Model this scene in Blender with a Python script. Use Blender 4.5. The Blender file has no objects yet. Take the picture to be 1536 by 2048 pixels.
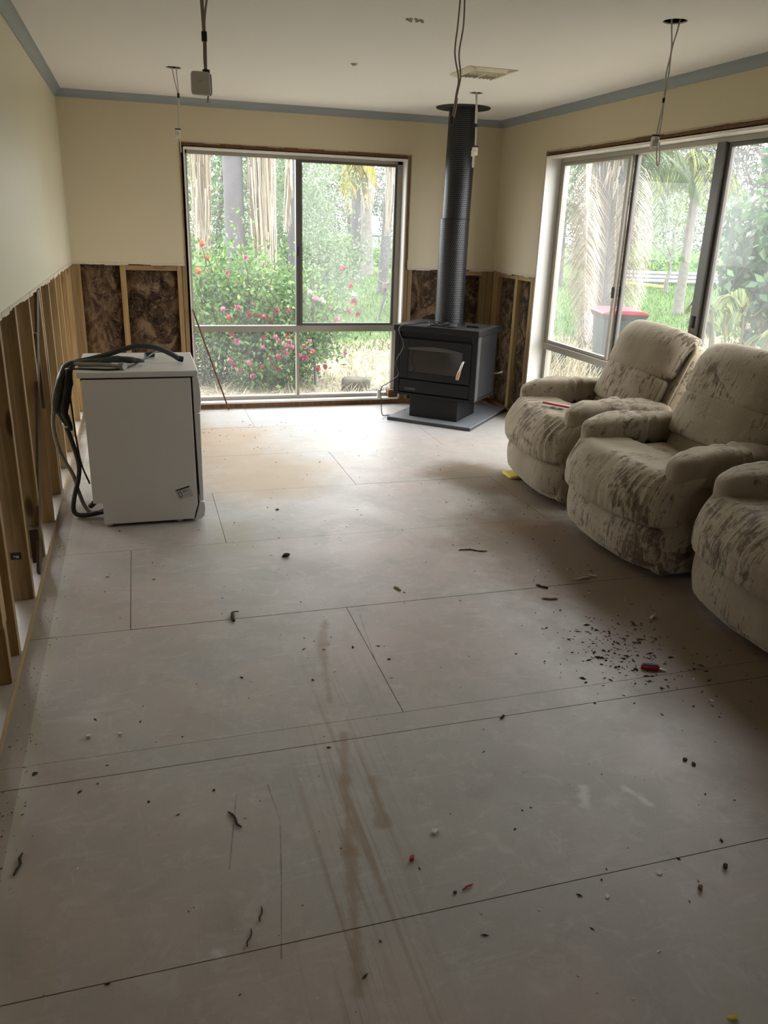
import bpy, bmesh, math, random
import numpy as np
from mathutils import Vector, Matrix, noise as mnoise
random.seed(7); RNG = np.random.default_rng(7)
S = bpy.context.scene; COL = S.collection
PI = math.pi
# ------------------------------------------------------------------ camera
def cam_axes(yaw, pitch, roll):
    cy, sy = math.cos(yaw), math.sin(yaw)
    f = Vector((sy*math.cos(pitch), cy*math.cos(pitch), -math.sin(pitch)))
    r = Vector((cy, -sy, 0)); u = r.cross(f)
    c, s = math.cos(roll), math.sin(roll)
    return c*r+s*u, -s*r+c*u, f
cd_ = bpy.data.cameras.new('camera'); cam = bpy.data.objects.new('camera', cd_); COL.objects.link(cam)
r_, u_, f_ = cam_axes(.2985, .3462, .0337)
cam.matrix_world = Matrix(((r_.x, u_.x, -f_.x, .4883), (r_.y, u_.y, -f_.y, 0), (r_.z, u_.z, -f_.z, 1.5456), (0, 0, 0, 1)))
cd_.sensor_fit = 'VERTICAL'; cd_.sensor_height = 36; cd_.lens = 1594.45*36/2048; cd_.clip_start = .02; cd_.clip_end = 400
S.camera = cam
# ------------------------------------------------------------------ sky and exposure
SKY = 8.0
w = bpy.data.worlds.new('overcast_sky'); S.world = w; w.use_nodes = True
w.node_tree.nodes['Background'].inputs[0].default_value = (.97, .975, 1, 1)
w.node_tree.nodes['Background'].inputs[1].default_value = SKY
S.view_settings.view_transform = 'Standard'; S.view_settings.look = 'None'
S.view_settings.gamma = 1; S.view_settings.use_curve_mapping = False
S.view_settings.exposure = 0.35
S.cycles.use_denoising = True
S.cycles.max_bounces = 10; S.cycles.diffuse_bounces = 7; S.cycles.transparent_max_bounces = 16
S.cycles.caustics_reflective = False; S.cycles.caustics_refractive = False
def portal(loc, rot, sx, sy):
    l = bpy.data.lights.new('sky_portal', 'AREA'); l.shape = 'RECTANGLE'; l.size = sx; l.size_y = sy
    l.cycles.is_portal = True
    o = bpy.data.objects.new('sky_portal', l); o.location = loc; o.rotation_euler = rot; COL.objects.link(o)
W, D, P, H = 3.562, 6.904, 1.19, 2.4
portal((1.8, D+.22, 1.06), (-PI/2, 0, 0), 1.9, 2.05)
portal((W+.22, 4.5, 1.06), (PI/2, 0, PI/2), 3.1, 2.05)
portal((-.525, -3.22, 1.1), (PI/2, 0, 0), .95, 2.0)
# ------------------------------------------------------------------ object helpers
def tag(o, label=None, cat=None, group=None, kind=None):
    if label: o['label'] = label
    if cat: o['category'] = cat
    if group: o['group'] = group
    if kind: o['kind'] = kind
    return o
def thing(name, label, cat, loc=(0, 0, 0), rz=0, group=None):
    o = bpy.data.objects.new(name, None); o.empty_display_size = .05; COL.objects.link(o)
    o.location = loc; o.rotation_euler = (0, 0, rz)
    return tag(o, label, cat, group)
def chain_loc(p):
    v = Vector((0, 0, 0))
    while p is not None:
        v += Vector(p.location); p = p.parent
    return v
class MB:
    def __init__(s): s.v = []; s.f = []; s.n = 0
    def add(s, v, f):
        b = s.n; s.v.extend([tuple(map(float, p)) for p in v]); s.f.extend([tuple(int(i)+b for i in q) for q in f]); s.n += len(v); return s
    def box(s, x0, x1, y0, y1, z0, z1, rot=None, c=None):
        v = [(x, y, z) for z in (z0, z1) for y in (y0, y1) for x in (x0, x1)]
        if rot is not None:
            c = Vector(c) if c else Vector(((x0+x1)/2, (y0+y1)/2, (z0+z1)/2))
            v = [tuple(rot @ (Vector(p)-c)+c) for p in v]
        return s.add(v, [(0, 2, 3, 1), (4, 5, 7, 6), (0, 1, 5, 4), (2, 6, 7, 3), (0, 4, 6, 2), (1, 3, 7, 5)])
    def bar(s, a, b, w, t, up=(0, 0, 1)):
        a, b, up = Vector(a), Vector(b), Vector(up); d = (b-a).normalized(); r = d.cross(up).normalized(); u = r.cross(d)
        v = []
        for p in (a, b):
            for i, j in ((-1, -1), (1, -1), (1, 1), (-1, 1)): v.append(p+r*i*w/2+u*j*t/2)
        return s.add(v, [(0, 1, 2, 3), (7, 6, 5, 4), (0, 4, 5, 1), (1, 5, 6, 2), (2, 6, 7, 3), (3, 7, 4, 0)])
    def tube(s, pts, r, n=8, smooth=4, flat=1.0):
        pts = [Vector(p) for p in pts]; rr = list(r) if hasattr(r, '__len__') else [r]*len(pts)
        if smooth > 1 and len(pts) > 2:
            q = []; qr = []
            for i in range(len(pts)-1):
                p0, p1, p2, p3 = pts[max(i-1, 0)], pts[i], pts[i+1], pts[min(i+2, len(pts)-1)]
                for k in range(smooth):
                    t = k/smooth
                    q.append(.5*((2*p1)+(p2-p0)*t+(2*p0-5*p1+4*p2-p3)*t*t+(3*p1-p0-3*p2+p3)*t**3)); qr.append(rr[i]*(1-t)+rr[i+1]*t)
            q.append(pts[-1]); qr.append(rr[-1]); pts, rr = q, qr
        v = []; f = []; N = None; m = len(pts)
        for i, p in enumerate(pts):
            d = (pts[min(i+1, m-1)]-pts[max(i-1, 0)]).normalized()
            if N is None:
                N = d.cross(Vector((0, 0, 1)) if abs(d.z) < .9 else Vector((1, 0, 0))).normalized()
            N = (N-d*N.dot(d)).normalized(); B = d.cross(N)
            for k in range(n):
                a = 2*PI*k/n; v.append(p+(N*math.cos(a)+B*math.sin(a)*flat)*rr[i])
        for i in range(m-1):
            for k in range(n):
                f.append((i*n+k, i*n+(k+1) % n, (i+1)*n+(k+1) % n, (i+1)*n+k))
        f.append(tuple(range(n))[::-1]); f.append(tuple((m-1)*n+k for k in range(n)))
        return s.add(v, f)
    def lathe(s, prof, n=24, c=(0, 0, 0), cap=True):
        v = []; f = []; m = len(prof)
        for r, z in prof:
            for k in range(n):
                a = 2*PI*k/n; v.append((c[0]+r*math.cos(a), c[1]+r*math.sin(a), c[2]+z))
        for i in range(m-1):
            for k in range(n): f.append((i*n+k, i*n+(k+1) % n, (i+1)*n+(k+1) % n, (i+1)*n+k))
        if cap: f.append(tuple(range(n))[::-1]); f.append(tuple((m-1)*n+k for k in range(n)))
        return s.add(v, f)
    def prism(s, poly, axis, a, b):
        n = len(poly); v = []
        for t in (a, b):
            for p, q in poly:
                v.append({'x': (t, p, q), 'y': (p, t, q), 'z': (p, q, t)}[axis])
        return s.add(v, [tuple(range(n)), tuple(range(2*n-1, n-1, -1))]+[(i, i+n, (i+1) % n+n, (i+1) % n) for i in range(n)])
    def puff(s, c, h, e=4, n=12, warp=None, ax=None, k=8):
        base = []; f = []; idx = {}; kk_ = k
        def vid(p):
            k = tuple(round(x, 5) for x in p)
            if k not in idx: idx[k] = len(base); base.append(k)
            return idx[k]
        g = [math.tan((-1+2*i/n)*.72)/math.tan(.72) for i in range(n+1)]
        for ax in range(3):
            for sg in (-1, 1):
                for i in range(n):
                    for j in range(n):
                        q = []
                        for (a, b) in ((i, j), (i+1, j), (i+1, j+1), (i, j+1)):
                            p = [0, 0, 0]; p[ax] = sg; p[(ax+1) % 3] = g[a]; p[(ax+2) % 3] = g[b]; q.append(vid(p))
                        f.append(tuple(q) if sg > 0 else tuple(q[::-1]))
        v = []
        for p in base:
            if ax is None: l = sum(abs(x)**e for x in p)**(1/e)
            else: l = (sum(abs(p[i])**e for i in range(3) if i != ax)**(kk_/e)+abs(p[ax])**kk_)**(1/kk_)
            p = [x/l for x in p]
            if warp: v.append(warp(p, c, h))
            else: v.append(tuple(c[k]+p[k]*h[k] for k in range(3)))
        return s.add(v, f)
    def build(s, name, mat, parent=None, smooth=False, bevel=0, local=False, seg=2):
        me = bpy.data.meshes.new(name); v = s.v
        if parent is not None and not local:
            o = chain_loc(parent); v = [(p[0]-o.x, p[1]-o.y, p[2]-o.z) for p in v]
        me.from_pydata(v, [], s.f); me.update()
        bm = bmesh.new(); bm.from_mesh(me); bmesh.ops.recalc_face_normals(bm, faces=bm.faces)
        if smooth:
            for fc in bm.faces: fc.smooth = True
            for ed in bm.edges:
                if len(ed.link_faces) == 2 and ed.calc_face_angle(0) > .9: ed.smooth = False
        bm.to_mesh(me); bm.free()
        o = bpy.data.objects.new(name, me); COL.objects.link(o)
        if mat: me.materials.append(mat)
        if parent is not None: o.parent = parent
        if bevel:
            b = o.modifiers.new('bevel', 'BEVEL'); b.width = bevel; b.segments = seg; b.limit_method = 'ANGLE'
        return o
def copy_tree(o, parent=None):
    c = o.copy(); COL.objects.link(c); c.parent = parent
    for ch in list(o.children): copy_tree(ch, c)
    return c
def np_obj(name, verts, quads, mat, parent=None, smooth=False):
    """verts (N,3), quads (M,4): big leaf / blade meshes"""
    if parent is not None: verts = verts-np.array(chain_loc(parent))
    me = bpy.data.meshes.new(name); me.vertices.add(len(verts)); me.vertices.foreach_set('co', np.ascontiguousarray(verts, dtype=np.float32).ravel())
    k = quads.shape[1]
    me.loops.add(quads.size); me.loops.foreach_set('vertex_index', np.ascontiguousarray(quads, dtype=np.int32).ravel())
    me.polygons.add(len(quads)); me.polygons.foreach_set('loop_start', np.arange(0, quads.size, k, dtype=np.int32))
    me.polygons.foreach_set('loop_total', np.full(len(quads), k, dtype=np.int32))
    me.update(calc_edges=True); me.materials.append(mat)
    o = bpy.data.objects.new(name, me); COL.objects.link(o)
    if parent is not None: o.parent = parent
    return o
# ------------------------------------------------------------------ material helpers
class NT:
    def __init__(s, name):
        s.m = bpy.data.materials.new(name); s.m.use_nodes = True; s.t = s.m.node_tree; s.n = s.t.nodes; s.l = s.t.links
        s.b = s.n['Principled BSDF']; s.out = s.n['Material Output']
    def put(s, sock, val):
        if hasattr(val, 'is_linked') or hasattr(val, 'links'): s.l.new(val, sock)
        else:
            if isinstance(val, tuple) and len(val) == 3 and sock.type == 'RGBA': val = val+(1,)
            sock.default_value = val
    def node(s, ty, **kw):
        x = s.n.new(ty)
        for k, v in kw.items(): setattr(x, k, v)
        return x
    def pos(s): return s.node('ShaderNodeNewGeometry').outputs['Position']
    def obj(s, rnd=False):
        o = s.node('ShaderNodeTexCoord').outputs['Object']
        if rnd:
            i = s.node('ShaderNodeObjectInfo').outputs['Random']
            m = s.node('ShaderNodeVectorMath', operation='SCALE'); m.inputs[0].default_value = (17, 31, 23); s.l.new(i, m.inputs['Scale'])
            a = s.node('ShaderNodeVectorMath', operation='ADD'); s.l.new(o, a.inputs[0]); s.l.new(m.outputs[0], a.inputs[1]); o = a.outputs[0]
        return o
    def mapv(s, vec, scale=(1, 1, 1), rot=(0, 0, 0), loc=(0, 0, 0)):
        m = s.node('ShaderNodeMapping'); s.l.new(vec, m.inputs[0]); m.inputs['Scale'].default_value = scale; m.inputs['Rotation'].default_value = rot; m.inputs['Location'].default_value = loc
        return m.outputs[0]
    def noise(s, vec, scale=5, detail=4, rough=.55, dist=0):
        x = s.node('ShaderNodeTexNoise'); s.l.new(vec, x.inputs['Vector'])
        x.inputs['Scale'].default_value = scale; x.inputs['Detail'].default_value = detail; x.inputs['Roughness'].default_value = rough; x.inputs['Distortion'].default_value = dist
        return x.outputs['Fac']
    def wave(s, vec, scale=5, dist=2, detail=2, dscale=1, axis='X', typ='BANDS'):
        x = s.node('ShaderNodeTexWave', wave_type=typ)
        if typ == 'BANDS': x.bands_direction = axis
        s.l.new(vec, x.inputs['Vector'])
        x.inputs['Scale'].default_value = scale; x.inputs['Distortion'].default_value = dist; x.inputs['Detail'].default_value = detail; x.inputs['Detail Scale'].default_value = dscale
        return x.outputs['Fac']
    def ramp(s, fac, stops):
        x = s.node('ShaderNodeValToRGB'); s.l.new(fac, x.inputs[0]); e = x.color_ramp.elements
        while len(e) < len(stops): e.new(.5)
        for i, (p, c) in enumerate(stops):
            e[i].position = p; e[i].color = (c if isinstance(c, tuple) else (c, c, c))+(1,)
        return x.outputs[0]
    def mix(s, fac, a, b, mode='MIX'):
        x = s.node('ShaderNodeMix', data_type='RGBA', blend_type=mode)
        s.put(x.inputs[0], fac); s.put(x.inputs[6], a); s.put(x.inputs[7], b); return x.outputs[2]
    def math(s, op, a, b=0, clamp=False):
        x = s.node('ShaderNodeMath', operation=op, use_clamp=clamp); s.put(x.inputs[0], a); s.put(x.inputs[1], b); return x.outputs[0]
    def sep(s, v):
        x = s.node('ShaderNodeSeparateXYZ'); s.l.new(v, x.inputs[0]); return x.outputs
    def bump(s, h, strength=.3, dist=.01):
        x = s.node('ShaderNodeBump'); s.l.new(h, x.inputs['Height']); x.inputs['Strength'].default_value = strength; x.inputs['Distance'].default_value = dist
        s.l.new(x.outputs[0], s.b.inputs['Normal'])
    def fin(s, col=None, rough=.6, metal=0, spec=.4):
        if col is not None: s.put(s.b.inputs['Base Color'], col)
        s.put(s.b.inputs['Roughness'], rough); s.b.inputs['Metallic'].default_value = metal; s.b.inputs['Specular IOR Level'].default_value = spec
        return s.m
def plain(name, col, rough=.5, metal=0, spec=.4, var=.12, scale=8, bump=0):
    t = NT(name); n = t.noise(t.obj(True), scale, 4)
    c = t.mix(n, tuple(x*(1-var) for x in col), tuple(min(1, x*(1+var)) for x in col))
    if bump: t.bump(t.noise(t.obj(True), scale*12, 3), bump, .004)
    return t.fin(c, rough, metal, spec)
def wood(name, a, b, knot=(.06, .03, .012), scale=1.0, axis='Z'):
    t = NT(name); o = t.obj(True)
    sc = {'Z': (22, 22, 1.1), 'Y': (22, 1.1, 22), 'X': (1.1, 22, 22)}[axis]
    g = t.noise(t.mapv(o, tuple(x*scale for x in sc)), 1.6, 5, .6, 1.2)
    c = t.ramp(g, [(.3, a), (.52, tuple((x+y)/2 for x, y in zip(a, b))), (.75, b)])
    i = t.node('ShaderNodeObjectInfo').outputs['Random']
    hs = t.node('ShaderNodeHueSaturation'); t.l.new(c, hs.inputs['Color']); t.put(hs.inputs['Value'], t.math('ADD', t.math('MULTIPLY', i, .45), .75)); c = hs.outputs[0]
    ks = {'Z': (9, 9, 3.1), 'Y': (9, 3.1, 9), 'X': (3.1, 9, 9)}[axis]
    v = t.node('ShaderNodeTexVoronoi'); t.l.new(t.mapv(o, ks), v.inputs['Vector']); v.inputs['Scale'].default_value = 1.0
    k = t.ramp(v.outputs['Distance'], [(.0, 1), (.13, .85), (.2, 0)])
    kk = t.math('MULTIPLY', k, t.ramp(t.noise(o, 2.3, 1), [(.5, 0), (.6, 1)]))
    c = t.mix(kk, c, knot); t.bump(g, .12, .003)
    return t.fin(c, .65, 0, .3)
M = {}
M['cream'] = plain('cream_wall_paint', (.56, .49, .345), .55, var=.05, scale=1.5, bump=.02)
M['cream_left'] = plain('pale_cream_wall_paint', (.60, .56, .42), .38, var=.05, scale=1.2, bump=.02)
M['ceil'] = plain('ceiling_paint', (.80, .785, .75), .7, var=.03, scale=1.0)
M['cornice'] = plain('blue_grey_cornice_paint', (.27, .305, .315), .5, var=.05)
M['white'] = plain('white_gloss_trim', (.74, .73, .69), .35, var=.06)
M['pine'] = wood('framing_pine', (.22, .138, .06), (.39, .27, .13))
M['pine_y'] = wood('framing_pine_long_y', (.30, .2, .09), (.47, .33, .165), axis='Y')
M['pine_x'] = wood('framing_pine_long_x', (.25, .15, .065), (.40, .26, .12), axis='X')
M['darkwood'] = wood('old_dark_hardwood', (.045, .028, .016), (.10, .06, .032))
M['redwood'] = wood('reddish_hardwood', (.13, .055, .02), (.24, .12, .05))
M['paperedge'] = plain('torn_plasterboard_edge', (.52, .46, .36), .9, var=.3, scale=30, bump=.3)
M['wrap'] = plain('dark_building_wrap', (.03, .025, .02), .8)
M['black'] = plain('matt_black', (.012, .012, .012), .6)
M['alu'] = plain('champagne_aluminium', (.33, .30, .255), .42, .25, var=.08)
M['aludark'] = plain('dark_bronze_aluminium', (.10, .09, .078), .4, .25, var=.1)
M['cable'] = plain('white_cable_sheath', (.55, .52, .47), .5)
M['cabledull'] = plain('grey_pink_cable_sheath', (.33, .27, .25), .55)
M['plasticw'] = plain('white_plastic', (.66, .64, .59), .4)
M['tape'] = plain('black_tape', (.01, .01, .01), .45)
M['hosedark'] = plain('dark_grey_hose_rubber', (.045, .048, .046), .5)
M['hosegrey'] = plain('light_grey_hose_plastic', (.28, .27, .25), .5)
M['cord'] = plain('black_power_cord', (.012, .012, .012), .45)
M['whiteenamel'] = plain('white_enamel_steel', (.66, .66, .665), .33, var=.02, scale=2)
M['seal'] = plain('black_rubber_seal', (.01, .01, .01), .7)
M['stove'] = plain('matt_black_stove_steel', (.008, .008, .0085), .45, 0, .22, var=.3, scale=6)
M['stovegrey'] = plain('dusty_stove_top', (.045, .044, .042), .5, .1, var=.4, scale=9)
M['stoveside'] = plain('charcoal_stove_side', (.012, .012, .013), .5, 0, .25, var=.25)
M['slate'] = plain('dusty_grey_slate', (.17, .18, .19), .55, var=.3, scale=6, bump=.2)
M['slateedge'] = plain('charcoal_slate_edge', (.04, .042, .046), .6, var=.3)
M['silver'] = plain('worn_chrome', (.5, .48, .45), .3, .9)
M['copper'] = plain('copper_toned_grip', (.38, .23, .13), .4, .5)
M['fireglass'] = plain('smoked_fire_glass', (.012, .010, .008), .12, 0, .6)
M['firebrick'] = plain('sooty_firebrick', (.20, .09, .045), .9, var=.5, scale=7)
M['red'] = plain('red_plastic', (.35, .02, .03), .4)
M['yellow'] = plain('yellow_foam', (.62, .52, .10), .8)
M['sticker'] = plain('silver_grey_sticker', (.48, .48, .47), .5)
M['chip'] = plain('white_plaster_chip', (.68, .66, .62), .9)
M['splinter'] = plain('pale_wood_splinter', (.40, .33, .24), .8, var=.3)
M['bark'] = plain('dark_bark_scrap', (.045, .034, .025), .9, var=.4)
M['vent'] = plain('cream_vent_plastic', (.62, .58, .45), .5)
def floor_mat():
    t = NT('grey_pink_particleboard_floor'); p = t.pos(); x, y, z = t.sep(p)
    big = t.noise(p, .9, 3, .5); med = t.noise(p, 3.2, 5, .6, .4); fine = t.noise(p, 70, 3, .6)
    c = t.ramp(big, [(.36, (.41, .40, .37)), (.5, (.44, .395, .36)), (.62, (.46, .385, .35))])
    c = t.mix(t.ramp(med, [(.42, 0), (.6, .6)]), c, (.36, .345, .315))
    c = t.mix(t.math('MULTIPLY', t.math('SUBTRACT', fine, .5), .5, True), c, (.55, .53, .5))
    c = t.mix(t.ramp(t.noise(p, 260, 1), [(.66, 0), (.72, .35)]), c, (.25, .22, .19))
    sc_ = t.noise(p, 11, 6, .75, .8)
    c = t.mix(t.ramp(sc_, [(.52, 0), (.66, .5)]), c, (.52, .505, .48))
    c = t.mix(t.ramp(t.noise(p, 5.5, 6, .7, .5), [(.54, 0), (.68, .45)]), c, (.32, .285, .25))
    # dusty white scrubbed scratches
    sw = t.noise(t.mapv(p, (1.5, 9, 1), (0, 0, .6)), 2.2, 5, .7, 1.5)
    c = t.mix(t.ramp(sw, [(.58, 0), (.72, .45)]), c, (.56, .545, .52))
    sw2 = t.noise(t.mapv(p, (10, 1.6, 1), (0, 0, -.5)), 2.6, 4, .7, 1.2)
    c = t.mix(t.ramp(sw2, [(.63, 0), (.72, .35)]), c, (.54, .52, .49))
    def blob(ax, ay, bx, by, rad, soft, col, amt, nz=.25, ns=3.0):
        """stain along the segment a-b with a ragged noise edge"""
        nonlocal c
        dx, dy = bx-ax, by-ay; L2 = dx*dx+dy*dy
        px, py = t.math('SUBTRACT', x, ax), t.math('SUBTRACT', y, ay)
        if L2 > 1e-6:
            h = t.math('DIVIDE', t.math('ADD', t.math('MULTIPLY', px, dx), t.math('MULTIPLY', py, dy)), L2, True)
            px = t.math('SUBTRACT', px, t.math('MULTIPLY', h, dx)); py = t.math('SUBTRACT', py, t.math('MULTIPLY', h, dy))
        d = t.math('SQRT', t.math('ADD', t.math('MULTIPLY', px, px), t.math('MULTIPLY', py, py)))
        d = t.math('ADD', d, t.math('MULTIPLY', t.math('SUBTRACT', t.noise(p, ns, 5, .65), .5), nz*2))
        mr = t.node('ShaderNodeMapRange', interpolation_type='SMOOTHSTEP'); t.l.new(d, mr.inputs[0])
        mr.inputs[1].default_value = rad; mr.inputs[2].default_value = rad+soft; mr.inputs[3].default_value = amt; mr.inputs[4].default_value = 0
        c = t.mix(mr.outputs[0], c, col)
    # clay-coloured flood silt; the dark strips are dirt plus painted recliner shadow
    blob(1.0, 6.0, 1.15, 4.75, .10, .40, (.36, .25, .14), .85, .3, 2.2)
    blob(1.45, 5.0, 1.2, 4.7, .06, .35, (.36, .25, .14), .8, .25, 3)
    blob(.9, 4.0, .86, 3.75, .03, .14, (.36, .31, .19), .5, .1, 6)
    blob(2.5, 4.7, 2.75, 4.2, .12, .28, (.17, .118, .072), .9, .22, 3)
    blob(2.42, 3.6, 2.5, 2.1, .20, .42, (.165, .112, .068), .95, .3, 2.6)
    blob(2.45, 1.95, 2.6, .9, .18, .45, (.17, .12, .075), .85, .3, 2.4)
    blob(2.75, 6.1, 1.4, 6.5, .05, .5, (.36, .375, .40), .6, .2, 2)  # soft blue-grey patch before the back window
    # streaks running down the middle
    st = t.noise(t.mapv(p, (42, .9, 1)), 1.0, 4, .6, .6)
    band = t.math('SUBTRACT', 1, t.math('MULTIPLY', t.math('ABSOLUTE', t.math('SUBTRACT', t.math('SUBTRACT', x, t.math('MULTIPLY', y, .16)), .68)), 5.2), True)
    c = t.mix(t.math('MULTIPLY', t.ramp(st, [(.5, 0), (.64, .8)]), t.math('MULTIPLY', band, t.math('SUBTRACT', 1, t.math('MULTIPLY', t.math('SUBTRACT', y, 1.9), 1.1, True), True))), c, (.25, .175, .105))
    for a in ((1.136, 2.88, 1.08, 2.68), (1.08, 2.68, 1.026, 2.30), (1.026, 2.1, .975, 1.88), (.975, 1.88, .92, 1.61), (.92, 1.61, .84, 1.2), (1.054, 1.864, 1.03, 1.68)):
        blob(*a, .000, .028, (.25, .17, .10), .6, .04, 7)
    for a in ((.752, 1.917, .763, 1.765), (.763, 1.765, .731, 1.553), (.731, 1.553, .693, 1.33), (1.288, 2.894, 1.25, 2.526), (.66, 1.9, .61, 1.62)):
        blob(*a, .0, .003, (.16, .14, .12), .7, .004, 14)
    for a in ((1.647, 1.679, 1.62, 1.61), (1.77, 1.645, 1.80, 1.57), (.555, 1.385, .56, 1.38)):
        blob(*a, .0, .022, (.62, .63, .63), .75, .035, 16)
    # paint overspray strip beside the left bottom plate
    sx = t.math('MULTIPLY', t.math('GREATER_THAN', x, .064), t.math('SUBTRACT', 1, t.math('MULTIPLY', t.math('SUBTRACT', x, .064), 17), True))
    c = t.mix(t.math('MULTIPLY', sx, .75), c, (.47, .47, .39))
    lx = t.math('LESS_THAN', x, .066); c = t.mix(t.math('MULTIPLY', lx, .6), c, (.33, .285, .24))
    # blue chalk mark by the hearth
    blob(3.28, 6.47, 3.5, 6.56, .03, .03, (.03, .12, .42), .8, .05, 9)
    t.bump(t.math('ADD', fine, t.math('MULTIPLY', med, .6)), .05, .004)
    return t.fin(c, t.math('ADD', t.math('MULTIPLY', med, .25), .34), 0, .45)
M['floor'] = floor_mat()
def velour():
    t = NT('brushed_beige_velour'); o = t.obj(True)
    n1 = t.noise(t.mapv(o, (7, 5, 7)), 1.6, 6, .72, 1.0)
    n2 = t.noise(t.mapv(o, (9, 75, 9)), 1.0, 4, .7, .6)
    n3 = t.noise(o, 2.6, 3, .5)
    m = t.math('ADD', t.math('MULTIPLY', n1, .55), t.math('MULTIPLY', n2, .6))
    m = t.math('ADD', m, t.math('MULTIPLY', t.math('SUBTRACT', n3, .5), .55))
    m = t.math('SUBTRACT', m, .065)
    c = t.ramp(n3, [(.3, (.215, .172, .115)), (.7, (.34, .29, .215))])
    c = t.mix(t.ramp(m, [(.555, 0), (.615, .7), (.72, .95)]), c, (.075, .052, .030))
    c = t.mix(t.ramp(t.noise(t.mapv(o, (3, 9, 9)), 3, 4, .7), [(.62, 0), (.72, .5)]), c, (.42, .375, .30))
    t.bump(t.math('ADD', t.math('MULTIPLY', n2, .4), t.noise(o, 12, 4, .6, .8)), .32, .014)
    t.b.inputs['Sheen Weight'].default_value = .25; t.b.inputs['Sheen Roughness'].default_value = .4
    t.b.inputs['Sheen Tint'].default_value = (.9, .85, .75, 1)
    return t.fin(c, .9, 0, .15)
M['velour'] = velour()
def batt_mat():
    t = NT('wet_brown_glasswool'); p = t.pos()
    a = t.noise(t.mapv(p, (1, 1, .7)), 6.5, 5, .6, 1.8); b = t.noise(p, 13, 5, .62, 3.2)
    c = t.ramp(a, [(.34, (.016, .009, .005)), (.5, (.07, .041, .022)), (.64, (.19, .125, .072))])
    c = t.mix(t.ramp(b, [(.55, 0), (.68, .5)]), c, (.30, .23, .155))
    t.bump(t.math('ADD', a, b), .6, .02)
    return t.fin(c, .9, 0, .2)
M['batt'] = batt_mat()
def perf():
    t = NT('perforated_black_flue_steel')
    o = t.obj(); x, y, z = t.sep(o)
    ang = t.math('MULTIPLY', t.math('ARCTAN2', y, x), 44/(2*PI)); zz = t.math('MULTIPLY', z, 72)
    row = t.math('FLOOR', zz); sh = t.math('MULTIPLY', t.math('MODULO', t.math('ABSOLUTE', row), 2), .5)
    u = t.math('SUBTRACT', t.math('FRACT', t.math('ADD', t.math('ADD', ang, 100), sh)), .5); v = t.math('SUBTRACT', t.math('FRACT', t.math('ADD', zz, 200)), .5)
    d = t.math('SQRT', t.math('ADD', t.math('MULTIPLY', u, u), t.math('MULTIPLY', v, v)))
    m = t.ramp(d, [(.24, 1), (.33, 0)])
    c = t.mix(m, (.05, .05, .053), (.003, .003, .003)); t.bump(t.ramp(d, [(.24, 0), (.33, 1)]), .5, .002)
    return t.fin(c, .36, .75, .3)
M['perf'] = perf()
def glass(name, dust, ns=2.0):
    t = NT(name); p = t.pos(); t.n.remove(t.b)
    tr = t.node('ShaderNodeBsdfTransparent'); tr.inputs[0].default_value = (.97, .98, .975, 1)
    df = t.node('ShaderNodeBsdfDiffuse'); df.inputs[0].default_value = (.75, .75, .72, 1)
    tl = t.node('ShaderNodeBsdfTranslucent'); tl.inputs[0].default_value = (.75, .76, .74, 1)
    gl = t.node('ShaderNodeBsdfGlossy'); gl.inputs['Roughness'].default_value = .02
    a = t.node('ShaderNodeMixShader'); a.inputs[0].default_value = .6; t.l.new(df.outputs[0], a.inputs[1]); t.l.new(tl.outputs[0], a.inputs[2])
    b = t.node('ShaderNodeMixShader'); n = t.noise(t.mapv(p, (1, 1, .5)), ns, 4, .6, .6)
    t.l.new(t.ramp(n, [(.3, dust*.45), (.7, dust*1.5)]), b.inputs[0]); t.l.new(tr.outputs[0], b.inputs[1]); t.l.new(a.outputs[0], b.inputs[2])
    c = t.node('ShaderNodeMixShader'); fr = t.node('ShaderNodeLayerWeight'); fr.inputs[0].default_value = .5
    t.put(c.inputs[0], t.math('ADD', t.math('MULTIPLY', t.math('POWER', fr.outputs['Facing'], 5.0), .6), .004)); t.l.new(b.outputs[0], c.inputs[1]); t.l.new(gl.outputs[0], c.inputs[2])
    t.l.new(c.outputs[0], t.out.inputs[0]); return t.m
M['glass'] = glass('lightly_dusty_glass', .03); M['glassdusty'] = glass('dusty_streaked_glass', .075)
def leafmat(name, cols, rough=.5, trans=.35):
    t = NT(name); g = t.node('ShaderNodeNewGeometry').outputs['Random Per Island']
    c = t.ramp(g, [(i/(len(cols)-1), k) for i, k in enumerate(cols)])
    t.fin(c, rough, 0, .35); tl = t.node('ShaderNodeBsdfTranslucent'); t.l.new(c, tl.inputs[0])
    a = t.node('ShaderNodeMixShader'); a.inputs[0].default_value = trans; t.l.new(t.b.outputs[0], a.inputs[1]); t.l.new(tl.outputs[0], a.inputs[2]); t.l.new(a.outputs[0], t.out.inputs[0])
    return t.m
M['leafrose'] = leafmat('rose_leaves', [(.035, .09, .028), (.09, .19, .045), (.20, .29, .075), (.085, .17, .095)])
M['leafhedge'] = leafmat('dark_hedge_leaves', [(.006, .020, .008), (.014, .038, .014), (.035, .075, .025)])
M['leafpale'] = leafmat('pale_grey_green_leaves', [(.09, .14, .07), (.15, .215, .11), (.24, .30, .175), (.125, .19, .13)])
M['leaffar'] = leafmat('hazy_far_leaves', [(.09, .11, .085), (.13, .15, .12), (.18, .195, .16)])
M['leafbig'] = leafmat('broad_glossy_leaves', [(.018, .055, .03), (.04, .10, .045), (.085, .155, .06)], .3)
M['leafareca'] = leafmat('areca_leaflets', [(.035, .07, .018), (.085, .13, .03), (.22, .20, .045)])
M['leafolive'] = leafmat('grey_olive_leaves', [(.045, .05, .045), (.08, .085, .075), (.12, .125, .11)])
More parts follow.
